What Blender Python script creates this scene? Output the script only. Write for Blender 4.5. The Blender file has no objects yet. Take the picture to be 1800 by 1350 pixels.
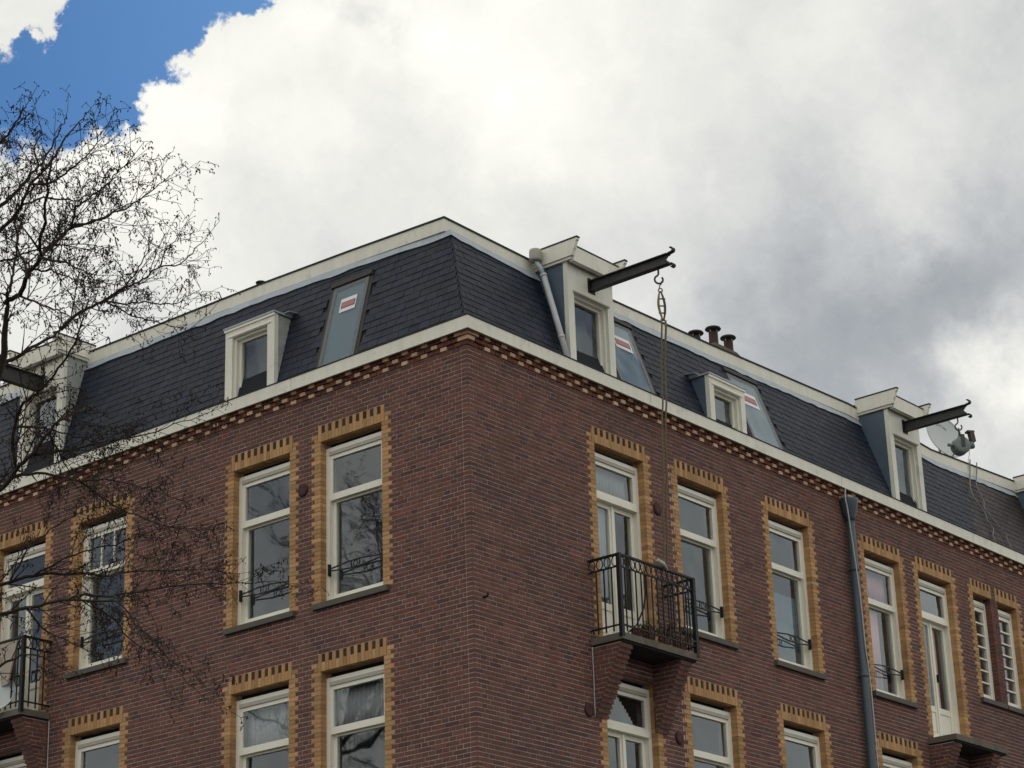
import bpy, math, random
from mathutils import Vector, Matrix
import numpy as np
R = random.Random(7)
S = bpy.context.scene
col = S.collection
PI = math.pi

# ------------------------------------------------------------------ camera
CAM = Vector((-19.7498, -16.8017, 1.6))
yaw, pitch, roll, FPX = math.radians(39.206), math.radians(21.3974), math.radians(-1.9082), 4032.69
fw = Vector((math.cos(pitch)*math.cos(yaw), math.cos(pitch)*math.sin(yaw), math.sin(pitch)))
rt0 = Vector((math.sin(yaw), -math.cos(yaw), 0)); up0 = rt0.cross(fw)
rt = math.cos(roll)*rt0 + math.sin(roll)*up0
up = -math.sin(roll)*rt0 + math.cos(roll)*up0
cd = bpy.data.cameras.new('camera'); cam = bpy.data.objects.new('camera', cd); col.objects.link(cam)
M = Matrix((rt, up, -fw)).transposed().to_4x4(); M.translation = CAM
cam.matrix_world = M
cd.sensor_width = 36; cd.lens = FPX/1800*36; cd.clip_end = 3000; cd.clip_start = .1
S.camera = cam
def proj(p):
    d = Vector(p)-CAM; z = d.dot(fw)
    return 900+FPX*d.dot(rt)/z, 675-FPX*d.dot(up)/z, z

# ------------------------------------------------------------------ sky
world = bpy.data.worlds.new('World'); S.world = world; world.use_nodes = True
nt = world.node_tree; nt.nodes.clear()
def N(t, **k):
    n = nt.nodes.new(t)
    for a, v in k.items(): setattr(n, a, v)
    return n
def lk(a, b): nt.links.new(a, b)
def mth(op, a, b=None, c=None, clamp=False):
    n = N('ShaderNodeMath', operation=op); n.use_clamp = clamp
    for i, v in enumerate((a, b, c)):
        if v is None: continue
        if hasattr(v, 'is_linked') or hasattr(v, 'links'): lk(v, n.inputs[i])
        else: n.inputs[i].default_value = v
    return n.outputs[0]
def vdir(x, y):                                   # a direction of the sky seen over the house
    d = fw + rt*((x-900)/FPX) + up*((675-y)/FPX); return d.normalized()
sun_el, sun_az = math.radians(36), math.atan2(fw.x, fw.y)
tc = N('ShaderNodeTexCoord'); D = tc.outputs['Generated']
nrm = N('ShaderNodeVectorMath', operation='NORMALIZE'); lk(D, nrm.inputs[0]); D = nrm.outputs[0]
def noise(scale, detail=8, rough=.55, vec=None, dist=0, off=(0, 0, 0)):
    n = N('ShaderNodeTexNoise'); n.inputs['Scale'].default_value = scale; n.inputs['Detail'].default_value = detail
    n.inputs['Roughness'].default_value = rough; n.inputs['Distortion'].default_value = dist
    a = N('ShaderNodeVectorMath', operation='ADD'); lk(vec or D, a.inputs[0]); a.inputs[1].default_value = off
    lk(a.outputs[0], n.inputs['Vector']); return n
def warp(scale, amt, detail=6, rough=.6):
    n = noise(scale, detail, rough)
    s = N('ShaderNodeVectorMath', operation='SUBTRACT'); lk(n.outputs['Color'], s.inputs[0]); s.inputs[1].default_value = (.5, .5, .5)
    m = N('ShaderNodeVectorMath', operation='SCALE'); lk(s.outputs[0], m.inputs[0]); m.inputs['Scale'].default_value = amt
    a = N('ShaderNodeVectorMath', operation='ADD'); lk(D, a.inputs[0]); lk(m.outputs[0], a.inputs[1])
    b = N('ShaderNodeVectorMath', operation='NORMALIZE'); lk(a.outputs[0], b.inputs[0]); return b.outputs[0]
Dw = warp(22, .075); Dp = warp(42, .052, 9, .60)
def mir(x, y, side):                               # the part of the sky that a facade's panes mirror
    d = vdir(x, y); return Vector((-d.x, d.y, d.z)) if side == 'L' else Vector((d.x, -d.y, d.z))
def lobe(c, r, vec=None):                          # soft round patch of the sky
    d = N('ShaderNodeVectorMath', operation='DOT_PRODUCT'); lk(vec or Dw, d.inputs[0]); d.inputs[1].default_value = c
    K = (FPX/r)**2
    e = mth('MULTIPLY_ADD', d.outputs['Value'], K, -K)
    return mth('POWER', math.e, e)
def sumlobes(L, vec=None):
    acc = None
    for q in L:
        c, r, a = (vdir(q[0], q[1]), q[2], q[3]) if len(q) == 4 else q
        t = mth('MULTIPLY', lobe(c, r, vec), a)
        acc = t if acc is None else mth('ADD', acc, t)
    return acc
# where the cloud deck is torn open
hole = sumlobes([(100, 90, 95, 1.2), (235, 50, 75, 1.05), (345, 5, 72, 1.0), (420, -25, 40, .6), (175, 170, 52, .9), (215, 225, 30, .5), (30, 230, 90, .75), (20, 15, 52, -1.9), (410, 105, 52, -.9), (300, 205, 55, -.8), (485, 35, 45, -.8), (120, 330, 90, -.5)], Dp)
far = noise(2.6, 9, .55, off=(3.1, 1.7, .4)).outputs['Fac']
ahead = N('ShaderNodeVectorMath', operation='DOT_PRODUCT'); lk(D, ahead.inputs[0]); ahead.inputs[1].default_value = fw
inn = N('ShaderNodeMapRange'); inn.interpolation_type = 'SMOOTHSTEP'; lk(ahead.outputs['Value'], inn.inputs[0])
inn.inputs[1].default_value = .90; inn.inputs[2].default_value = .955
outhole = N('ShaderNodeMapRange'); outhole.interpolation_type = 'SMOOTHSTEP'; lk(far, outhole.inputs[0])
outhole.inputs[1].default_value = .60; outhole.inputs[2].default_value = .68
outv = mth('MULTIPLY', outhole.outputs[0], mth('SUBTRACT', 1.0, inn.outputs[0]))
nf = noise(110, 7, .64, vec=Dw).outputs['Fac']; hole = mth('ADD', hole, mth('MULTIPLY', mth('SUBTRACT', nf, .5), .55))
hr = N('ShaderNodeMapRange'); hr.interpolation_type = 'SMOOTHSTEP'; lk(hole, hr.inputs[0]); hr.inputs[1].default_value = .30; hr.inputs[2].default_value = .72
thin = mth('MINIMUM', sumlobes([(mir(1030, 540, 'R'), 75, .8), (mir(1590, 800, 'R'), 60, .45), (mir(1385, 1090, 'R'), 60, .5), (mir(445, 640, 'L'), 80, .75), (mir(470, 890, 'L'), 85, .42), (mir(190, 1010, 'L'), 120, .55), (mir(40, 1060, 'L'), 120, .55)]), .7)
blue = mth('MAXIMUM', mth('MAXIMUM', hr.outputs[0], outv), thin)
# brightness of the cloud
lum = sumlobes([(870, 70, 190, .22), (930, 230, 110, .12), (480, 110, 130, .08), (540, 260, 60, .10), (250, 310, 120, .24), (420, 80, 90, .10), (330, 200, 60, .10), (635, 35, 32, -.22), (560, 30, 50, .12), (720, 60, 60, .14), (380, 260, 60, -.06), (640, 330, 130, -.05),
                (1590, 360, 95, .14), (1180, 290, 90, .03), (1340, 590, 160, -.22), (1590, 640, 180, -.29), (1420, 420, 90, -.06), (1790, 400, 120, -.26), (1800, 60, 110, -.20), (1500, 480, 60, .05),
                (1775, 665, 70, .42), (1100, 420, 150, .02), (1010, 380, 130, -.06), (1480, 100, 130, .03), (1400, 250, 120, -.05), (1150, 560, 50, .12), (1640, 470, 60, -.08)])
n1 = noise(7, 8, .6, vec=Dw).outputs['Fac']; n2 = noise(34, 8, .6).outputs['Fac']; n3 = noise(1.3, 4, .5, off=(7, 2, 1)).outputs['Fac']
base = mth('ADD', .79, mth('MULTIPLY', mth('SUBTRACT', n1, .5), .30))
n4 = noise(18, 9, .62, vec=Dp, off=(1, 4, 2)).outputs['Fac']
base = mth('ADD', base, mth('MULTIPLY', mth('SUBTRACT', n2, .5), .14)); base = mth('ADD', base, mth('MULTIPLY', mth('SUBTRACT', n4, .5), .34))
outlum = mth('MULTIPLY', mth('SUBTRACT', n3, .5), mth('MULTIPLY', mth('SUBTRACT', 1.0, inn.outputs[0]), .7))
nm = noise(15, 7, .55, off=(2, 5, 3)).outputs['Fac']
outlum = mth('ADD', outlum, mth('MULTIPLY', mth('SUBTRACT', 1.0, inn.outputs[0]), .14))  # cloud out of view lifted evenly: added fill light for the facades
outlum = mth('ADD', outlum, mth('MULTIPLY', mth('SUBTRACT', nm, .5), mth('MULTIPLY', mth('SUBTRACT', 1.0, inn.outputs[0]), 1.25)))
LUM = mth('MAXIMUM', mth('ADD', mth('ADD', base, lum), outlum), .2)
ramp = N('ShaderNodeValToRGB'); lk(mth('MULTIPLY', LUM, .8), ramp.inputs[0])      # thin bright parts warm, thick parts blue grey
cr = ramp.color_ramp; cr.elements[0].position = .16; cr.elements[0].color = (.25, .27, .305, 1)
cr.elements[1].position = .88; cr.elements[1].color = (1.08, 1.06, .98, 1)
for pos, c in ((.34, (.42, .445, .475, 1)), (.50, (.63, .645, .645, 1)), (.66, (.83, .83, .79, 1))):
    e = cr.elements.new(pos); e.color = c
sky = N('ShaderNodeTexSky'); sky.sky_type = 'NISHITA'; sky.sun_disc = False; sky.sun_elevation = sun_el; sky.sun_rotation = sun_az
sky.air_density = 1.0; sky.dust_density = .6; sky.ozone_density = 2.5
SKY_STRENGTH = .1
deep = N('ShaderNodeMix', data_type='RGBA', blend_type='MULTIPLY'); deep.inputs['Factor'].default_value = 1
lk(sky.outputs[0], deep.inputs['A']); deep.inputs['B'].default_value = (.135, .30, .535, 1)
cl = N('ShaderNodeVectorMath', operation='SCALE'); lk(ramp.outputs[0], cl.inputs[0]); cl.inputs['Scale'].default_value = 1/SKY_STRENGTH
mx = N('ShaderNodeMix', data_type='RGBA'); lk(blue, mx.inputs['Factor']); lk(cl.outputs[0], mx.inputs['A']); lk(deep.outputs['Result'], mx.inputs['B'])
bg = N('ShaderNodeBackground'); bg.inputs['Strength'].default_value = SKY_STRENGTH; lk(mx.outputs['Result'], bg.inputs['Color'])
wo = N('ShaderNodeOutputWorld'); lk(bg.outputs[0], wo.inputs['Surface'])

# ------------------------------------------------------------------ sun behind the cloud, exposure
sd = bpy.data.lights.new('sun', 'SUN'); sd.energy = .7; sd.angle = math.radians(14); sd.color = (1, .95, .86)
so = bpy.data.objects.new('sun', sd); col.objects.link(so)
sdir = Vector((math.cos(sun_el)*math.sin(sun_az), math.cos(sun_el)*math.cos(sun_az), math.sin(sun_el)))
so.rotation_euler = (-sdir).to_track_quat('-Z', 'Y').to_euler(); so.location = (0, 0, 40)
S.view_settings.view_transform = 'Standard'; S.view_settings.look = 'None'
S.view_settings.exposure = 0.0; S.view_settings.gamma = 1.0; S.view_settings.use_curve_mapping = False
S.cycles.use_denoising = True; S.cycles.max_bounces = 8; S.cycles.transparent_max_bounces = 12
S.cycles.caustics_reflective = False; S.cycles.caustics_refractive = False

# ------------------------------------------------------------------ materials
def material(name, color, rough=.7, spec=.4, vary=0.0, palette=None, grain=0.0, gscale=18, streak=0.0, bump=0.0, bscale=60, metal=0.0, dirt=None, coat=0.0):
    m = bpy.data.materials.new(name); m.use_nodes = True; t = m.node_tree; b = t.nodes['Principled BSDF']
    b.inputs['Roughness'].default_value = rough; b.inputs['Specular IOR Level'].default_value = spec; b.inputs['Metallic'].default_value = metal
    b.inputs['Coat Weight'].default_value = coat
    def n(k): return t.nodes.new(k)
    def l(a, c): t.links.new(a, c)
    def mt(op, a, c):
        q = n('ShaderNodeMath'); q.operation = op
        for i, v in enumerate((a, c)):
            if hasattr(v, 'links'): l(v, q.inputs[i])
            else: q.inputs[i].default_value = v
        return q.outputs[0]
    geo = n('ShaderNodeNewGeometry'); oi = n('ShaderNodeObjectInfo')
    rnd = mt('FRACT', mt('ADD', geo.outputs['Random Per Island'], oi.outputs['Random']), 0)
    rnd2 = mt('FRACT', mt('MULTIPLY', rnd, 37.7), 0)
    pos = n('ShaderNodeVectorMath'); pos.operation = 'ADD'; l(geo.outputs['Position'], pos.inputs[0]); pos.inputs[1].default_value = (3, 5, 1)
    if palette:
        r = n('ShaderNodeValToRGB'); r.color_ramp.interpolation = 'CONSTANT'; e = r.color_ramp.elements
        e[0].color = (*palette[0], 1); e[0].position = 0; e[1].color = (*palette[-1], 1); e[1].position = 1-1/len(palette)
        for i in range(1, len(palette)-1):
            q = e.new(i/len(palette)); q.color = (*palette[i], 1)
        l(rnd, r.inputs[0]); c = r.outputs[0]
    else:
        r = n('ShaderNodeRGB'); r.outputs[0].default_value = (*color, 1); c = r.outputs[0]
    def mul(c, fac):
        v = n('ShaderNodeVectorMath'); v.operation = 'SCALE'; l(c, v.inputs[0])
        if hasattr(fac, 'links'): l(fac, v.inputs['Scale'])
        else: v.inputs['Scale'].default_value = fac
        return v.outputs[0]
    if vary: c = mul(c, mt('ADD', 1-vary/2, mt('MULTIPLY', rnd2, vary)))
    def tex(scale, detail=6, rg=.6, sq=None):
        q = n('ShaderNodeTexNoise'); q.inputs['Scale'].default_value = scale; q.inputs['Detail'].default_value = detail; q.inputs['Roughness'].default_value = rg
        if sq:
            mp = n('ShaderNodeMapping'); mp.inputs['Scale'].default_value = sq; l(pos.outputs[0], mp.inputs[0]); l(mp.outputs[0], q.inputs['Vector'])
        else: l(pos.outputs[0], q.inputs['Vector'])
        return q.outputs['Fac']
    if grain: c = mul(c, mt('ADD', 1-grain, mt('MULTIPLY', tex(gscale), 2*grain)))
    if streak: c = mul(c, mt('ADD', 1-streak, mt('MULTIPLY', tex(1.0, 5, .6, (9, 9, .9)), 2*streak)))
    if dirt:
        f = n('ShaderNodeMapRange'); l(tex(dirt[1], 8, .7), f.inputs[0]); f.inputs[1].default_value = dirt[2]; f.inputs[2].default_value = dirt[2]+.16
        x = n('ShaderNodeMix'); x.data_type = 'RGBA'; l(mt('MULTIPLY', f.outputs[0], dirt[3]), x.inputs['Factor']); l(c, x.inputs['A']); x.inputs['B'].default_value = (*dirt[0], 1)
        c = x.outputs['Result']
    l(c, b.inputs['Base Color'])
    if bump:
        bp = n('ShaderNodeBump'); bp.inputs['Strength'].default_value = bump; bp.inputs['Distance'].default_value = .004
        l(tex(bscale, 5), bp.inputs['Height']); l(bp.outputs[0], b.inputs['Normal'])
    return m
def glass(name, tint=(.9, .93, .95), boost=2.1, wav=.002):
    m = bpy.data.materials.new(name); m.use_nodes = True; t = m.node_tree; t.nodes.clear()
    o = t.nodes.new('ShaderNodeOutputMaterial'); x = t.nodes.new('ShaderNodeMixShader'); a = t.nodes.new('ShaderNodeBsdfTransparent'); g = t.nodes.new('ShaderNodeBsdfGlossy')
    fr = t.nodes.new('ShaderNodeFresnel'); fr.inputs['IOR'].default_value = 1.52
    mu = t.nodes.new('ShaderNodeMath'); mu.operation = 'MULTIPLY'; mu.inputs[1].default_value = boost; mu.use_clamp = True
    nz = t.nodes.new('ShaderNodeTexNoise'); nz.inputs['Scale'].default_value = 1.6; nz.inputs['Detail'].default_value = 1
    ge = t.nodes.new('ShaderNodeNewGeometry'); t.links.new(ge.outputs['Position'], nz.inputs['Vector'])
    bp = t.nodes.new('ShaderNodeBump'); bp.inputs['Strength'].default_value = .5; bp.inputs['Distance'].default_value = wav*4
    t.links.new(nz.outputs['Fac'], bp.inputs['Height']); t.links.new(bp.outputs[0], g.inputs['Normal'])
    a.inputs['Color'].default_value = (*tint, 1); g.inputs['Roughness'].default_value = .02; g.inputs['Color'].default_value = (.86, .94, 1, 1)
    fb_ = t.nodes.new('ShaderNodeMath'); fb_.operation = 'SUBTRACT'; fb_.inputs[0].default_value = 1; t.links.new(ge.outputs['Backfacing'], fb_.inputs[1])   # one reflection, at the outer face
    m2 = t.nodes.new('ShaderNodeMath'); m2.operation = 'MULTIPLY'; t.links.new(mu.outputs[0], m2.inputs[0]); t.links.new(fb_.outputs[0], m2.inputs[1])
    t.links.new(fr.outputs[0], mu.inputs[0]); t.links.new(m2.outputs[0], x.inputs['Fac']); t.links.new(a.outputs[0], x.inputs[1]); t.links.new(g.outputs[0], x.inputs[2])
    t.links.new(x.outputs[0], o.inputs['Surface']); return m
m_mortar = material('mortar', (.50, .39, .34), .95, .2, grain=.3, gscale=5)
m_brick = material('red_brick', None, .85, .3, vary=.22, palette=[(.148, .066, .054), (.134, .061, .053), (.162, .072, .057), (.118, .056, .052), (.144, .066, .055), (.156, .063, .050), (.096, .050, .049), (.138, .070, .058)], grain=.28, gscale=26, bump=.6, dirt=((.070, .044, .042), .55, .49, .55), streak=.22)
m_frieze = material('frieze_brick', None, .85, .3, vary=.25, palette=[(.16, .058, .042), (.13, .05, .04), (.18, .07, .05), (.11, .048, .04)], grain=.25, gscale=26, bump=.5)
m_yellow = material('yellow_brick', None, .8, .35, vary=.36, palette=[(.44, .255, .118), (.41, .235, .105), (.47, .28, .132), (.43, .26, .122), (.39, .215, .098)], grain=.2, gscale=22, bump=.4, dirt=((.16, .09, .04), 1.3, .55, .5))
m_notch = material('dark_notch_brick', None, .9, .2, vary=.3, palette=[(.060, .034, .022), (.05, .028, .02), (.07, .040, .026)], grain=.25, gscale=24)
m_pale = material('pale_brick', None, .8, .35, vary=.2, palette=[(.60, .40, .27), (.55, .36, .24), (.64, .45, .31)], grain=.18, gscale=24)
m_white = material('cream_paint', (.73, .725, .635), .45, .4, grain=.08, gscale=3, streak=.16, dirt=((.34, .32, .26), 2.6, .57, .6))
m_frame = material('window_paint', (.82, .80, .70), .4, .45, grain=.05, gscale=4, streak=.06)
m_headbd = material('shade_grey_board', (.44, .42, .37), .6, .3, grain=.2, gscale=6)  # greyer than the frames: shade below the lintel put into the colour
m_cap = material('bitumen_edge', (.035, .036, .033), .8, .3, grain=.3)
m_zinc = material('lead_flashing', (.36, .41, .46), .5, .5, grain=.22, gscale=5, streak=.2)
m_lead = material('lead_cladding', (.082, .116, .158), .55, .4, grain=.22, gscale=3, streak=.15)
m_sidepaint = material('weathered_cheek_paint', (.34, .36, .34), .6, .4, grain=.25, gscale=7, dirt=((.15, .15, .14), 4, .52, .7))
m_slate = material('slate', None, .6, .28, vary=.45, palette=[(.0135, .020, .037), (.011, .0175, .034), (.0165, .023, .040), (.014, .021, .037), (.020, .024, .036), (.010, .017, .033)], grain=.3, gscale=14, streak=.2, bump=.5, bscale=40, dirt=((.05, .052, .05), 2.6, .60, .5))
m_brownslate = material('brown_slate', None, .6, .4, vary=.4, palette=[(.034, .025, .024), (.028, .022, .023), (.040, .030, .027), (.030, .026, .027)], grain=.3, gscale=14, bump=.5, bscale=40)
m_under = material('boarding_and_head_shade', (.022, .024, .03), .9, .2)  # also colours the painted shade strip at the window heads
m_stone = material('dark_sill_stone', (.105, .098, .088), .8, .3, grain=.3, gscale=12)
m_conc = material('weathered_concrete', (.15, .135, .112), .9, .2, grain=.3, gscale=9, dirt=((.06, .058, .05), 3, .5, .6))
m_shade_black = material('shade_black', (.03, .03, .032), .9, .2)  # near-black that stands in for the shade under the balcony slabs
m_iron = material('black_iron', (.012, .013, .015), .6, .3)
m_beam = material('weathered_steel', (.04, .042, .04), .6, .4, grain=.4, gscale=9, dirt=((.09, .06, .045), 5, .56, .7))
m_pipe = material('galvanised_pipe', (.46, .48, .50), .5, .5, grain=.15, gscale=8)
m_hopper = material('hopper_zinc', (.36, .35, .31), .55, .5, grain=.2, gscale=10)
m_dpipe = material('painted_drainpipe', (.062, .086, .11), .5, .5, grain=.2, gscale=5, streak=.15)
m_clay = material('clay_flue', (.05, .026, .022), .8, .3, grain=.4)
m_cowl = material('dark_cowl', (.045, .04, .036), .7, .4, grain=.3)
m_vent = material('red_vent_paint', (.055, .018, .016), .7, .3, grain=.2)
m_room = material('dim_room', (.30, .29, .28), .9, .1)
m_pinkroom = material('pink_fabric', (.72, .42, .42), .9, .1, streak=.25)
m_net = material('grey_net', (.44, .44, .43), .9, .1, streak=.2)
m_blue = material('blue_blind', (.19, .24, .26), .8, .1, streak=.12)
m_glass = glass('window_glass')
m_skyglass = glass('roof_glass', (.75, .82, .86), 1.3)
m_card = material('white_card', (.72, .74, .76), .6)
m_red = material('red_print', (.46, .17, .18), .6, grain=.2, gscale=60)
m_darkprint = material('dark_print', (.10, .06, .08), .6)
m_skyframe = material('aluminium_frame', (.11, .125, .135), .5, .4, grain=.2)
m_darkframe = material('dark_brown_frame', (.05, .045, .04), .7, .3)
m_rope = material('hemp_rope', (.19, .155, .105), .95, .1, grain=.3, gscale=80)
m_hook = material('rusty_iron', (.085, .07, .06), .7, .3, grain=.3, gscale=50)
m_brass = material('yellow_block', (.22, .17, .09), .7, .3, grain=.4, gscale=60)
m_winch = material('grey_green_enamel', (.17, .21, .20), .5, .4, grain=.3, gscale=30)
m_dish = material('dish_enamel', (.50, .54, .54), .5, .3, grain=.06, gscale=5)
m_print = material('faded_grey_print', (.34, .38, .39), .6)
m_cable = material('pale_cable', (.45, .46, .46), .6)
m_gcable = material('grey_cable', (.20, .195, .19), .7)
m_bark = material('alder_bark', (.058, .047, .038), .9, .2, grain=.4, gscale=30)
m_limb = material('twig_bark', (.034, .026, .021), .9, .2, grain=.3, gscale=20)
m_cone = material('alder_cone', (.030, .024, .02), .95, .1, vary=.6)
m_board = material('pale_board', (.42, .36, .31), .8, .2, grain=.12)
m_dead = material('withered_plant', (.10, .075, .05), .95, .1, vary=.5)
m_pot = material('terracotta', (.20, .10, .07), .85, .2, grain=.2)
m_asph = material('asphalt', (.05, .05, .05), .9, .3, grain=.3, gscale=20)
m_pave = material('paving_slab', (.19, .18, .17), .9, .2, vary=.2, grain=.2, gscale=8)
m_kerb = material('kerb_stone', (.28, .28, .27), .85, .2, grain=.2)
def lower_brick():
    m = bpy.data.materials.new('lower_brickwork'); m.use_nodes = True; t = m.node_tree; b = t.nodes['Principled BSDF']; b.inputs['Roughness'].default_value = .9
    q = t.nodes.new('ShaderNodeTexBrick'); q.inputs['Scale'].default_value = 1; q.inputs['Brick Width'].default_value = .216; q.inputs['Row Height'].default_value = .0577; q.inputs['Mortar Size'].default_value = .005
    q.inputs['Color1'].default_value = (.13, .065, .055, 1); q.inputs['Color2'].default_value = (.10, .054, .05, 1); q.inputs['Mortar'].default_value = (.30, .25, .22, 1)
    g = t.nodes.new('ShaderNodeNewGeometry'); s = t.nodes.new('ShaderNodeSeparateXYZ'); c = t.nodes.new('ShaderNodeCombineXYZ'); a = t.nodes.new('ShaderNodeMath')
    t.links.new(g.outputs['Position'], s.inputs[0]); t.links.new(s.outputs[0], a.inputs[0]); t.links.new(s.outputs[1], a.inputs[1])
    t.links.new(a.outputs[0], c.inputs[0]); t.links.new(s.outputs[2], c.inputs[1]); t.links.new(c.outputs[0], q.inputs['Vector']); t.links.new(q.outputs[0], b.inputs['Base Color']); return m
m_lowbrick = lower_brick()

# ------------------------------------------------------------------ mesh helpers
def tag(o, label=None, cat=None, group=None, kind=None):
    for k, v in (('label', label), ('category', cat), ('group', group), ('kind', kind)):
        if v: o[k] = v
    return o
def empty(name, loc=(0, 0, 0), label=None, cat=None, group=None):
    o = bpy.data.objects.new(name, None); o.location = loc; o.empty_display_size = .2; col.objects.link(o); return tag(o, label, cat, group)
QF = ((0, 3, 2, 1), (4, 5, 6, 7), (0, 1, 5, 4), (1, 2, 6, 5), (2, 3, 7, 6), (3, 0, 4, 7))
class MB:
    def __init__(s): s.v = []; s.f = []; s.sm = []
    def add(s, vs, fs, smooth=False):
        n = len(s.v); s.v.extend(tuple(q) for q in vs); s.f.extend(tuple(i+n for i in f) for f in fs); s.sm.extend([smooth]*len(fs)); return s
    def box(s, x0, x1, y0, y1, z0, z1):
        x0, x1 = sorted((x0, x1)); y0, y1 = sorted((y0, y1)); z0, z1 = sorted((z0, z1))
        return s.add([(x0, y0, z0), (x1, y0, z0), (x1, y1, z0), (x0, y1, z0), (x0, y0, z1), (x1, y0, z1), (x1, y1, z1), (x0, y1, z1)], QF)
    def fb(s, side, h0, h1, d0, d1, z0, z1):           # box on a facade: h along the wall, d outwards, z up
        return s.box(h0, h1, -d1, -d0, z0, z1) if side == 'R' else s.box(-d1, -d0, h0, h1, z0, z1)
    def obox(s, c, ax, ay, az):
        c = Vector(c); ax, ay, az = Vector(ax), Vector(ay), Vector(az)
        return s.add([c+ax*i+ay*j+az*k for k in (-1, 1) for i, j in ((-1, -1), (1, -1), (1, 1), (-1, 1))], QF)
    def bar(s, p, q, w, t, upv=(0, 0, 1)):             # rectangular bar between two points
        p, q = Vector(p), Vector(q); a = (q-p); L = a.length; a.normalize(); b = a.cross(Vector(upv))
        if b.length < 1e-4: b = a.cross(Vector((1, 0, 0)))
        b.normalize(); c = b.cross(a)
        return s.obox((p+q)/2, a*(L/2), b*(w/2), c*(t/2))
    def prism(s, poly, ext):
        n = len(poly); e = Vector(ext); a = [Vector(q) for q in poly]
        return s.add(a+[q+e for q in a], [tuple(range(n-1, -1, -1)), tuple(range(n, 2*n))]+[(i, (i+1) % n, n+(i+1) % n, n+i) for i in range(n)])
    def tube(s, path, r, n=6, cap=True):
        P = [Vector(q) for q in path]; rs = r if isinstance(r, (list, tuple)) else [r]*len(P); vs = []; prev = None
        for i, p in enumerate(P):
            t = (P[min(i+1, len(P)-1)]-P[max(i-1, 0)])
            t = t.normalized() if t.length > 1e-9 else Vector((0, 0, 1))
            if prev is None: b = t.cross(Vector((.31, .17, .93)) if abs(t.z) < .9 else Vector((1, 0, 0))).normalized()
            else:
                b = prev-t*prev.dot(t); b = b.normalized() if b.length > 1e-6 else t.orthogonal().normalized()
            prev = b; c = t.cross(b)
            vs += [p+(b*math.cos(2*PI*k/n)+c*math.sin(2*PI*k/n))*rs[i] for k in range(n)]
        m = len(P); fs = [(i*n+k, i*n+(k+1) % n, (i+1)*n+(k+1) % n, (i+1)*n+k) for i in range(m-1) for k in range(n)]
        s.add(vs, fs, n > 4)
        if cap:
            o = len(s.v)-len(vs); s.f += [tuple(o+k for k in range(n-1, -1, -1)), tuple(o+(m-1)*n+k for k in range(n))]; s.sm += [False, False]
        return s
    def lathe(s, c, axis, prof, n=20):                  # prof = (distance along the axis, radius)
        c = Vector(c); a = Vector(axis).normalized(); b = a.orthogonal().normalized(); d = a.cross(b)
        vs = [c+a*t+(b*math.cos(2*PI*k/n)+d*math.sin(2*PI*k/n))*r for t, r in prof for k in range(n)]
        m = len(prof); fs = [(i*n+k, i*n+(k+1) % n, (i+1)*n+(k+1) % n, (i+1)*n+k) for i in range(m-1) for k in range(n)]
        s.add(vs, fs, True); o = len(s.v)-len(vs)
        s.f += [tuple(o+k for k in range(n-1, -1, -1)), tuple(o+(m-1)*n+k for k in range(n))]; s.sm += [False, False]; return s
    def build(s, name, mat, parent=None, label=None, kind=None, fix=True, mats=None):
        me = bpy.data.meshes.new(name); me.from_pydata(s.v, [], s.f)
        if any(s.sm): me.polygons.foreach_set('use_smooth', s.sm)
        for q in (mats or [mat]): me.materials.append(q)
        me.update()
        if fix and len(s.f) < 20000:
            import bmesh
            b = bmesh.new(); b.from_mesh(me); bmesh.ops.recalc_face_normals(b, faces=b.faces); b.to_mesh(me); b.free()
        o = bpy.data.objects.new(name, me); col.objects.link(o)
        if parent: o.parent = parent; o.matrix_parent_inverse = parent_inv(parent)
        return tag(o, label=label, kind=kind)
def parent_inv(p):
    return Matrix.Translation(-p.location) if p.type == 'EMPTY' and p.parent is None else Matrix.Identity(4)
unit = {}
def unit_box(name, mat):
    if name not in unit:
        m = MB(); m.box(-.5, .5, -.5, .5, -.5, .5); me = bpy.data.meshes.new(name); me.from_pydata(m.v, [], m.f); me.materials.append(mat); me.update(); unit[name] = me
    return unit[name]
def piece(name, mat, parent, c, size, rot=None):        # one brick or slate: an object of its own that shares its mesh
    o = bpy.data.objects.new(name, unit_box(name, mat)); col.objects.link(o); o.parent = parent
    if rot: o.matrix_basis = Matrix.Translation(c) @ rot.to_4x4() @ Matrix.Diagonal((*size, 1))
    else: o.location = c; o.scale = size
    return o
def P(side, h, d, z): return Vector((h, -d, z)) if side == 'R' else Vector((-d, h, z))
def seen_size(c, area):
    x, y, z = proj(c)
    return area/(z*z) if -5 < x < 1805 and -5 < y < 1355 else 0
def pick(items, n):                                     # the n that show largest
    order = sorted(range(len(items)), key=lambda i: -items[i][0])[:n]
    return set(i for i in order if items[i][0] > 0)
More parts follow.
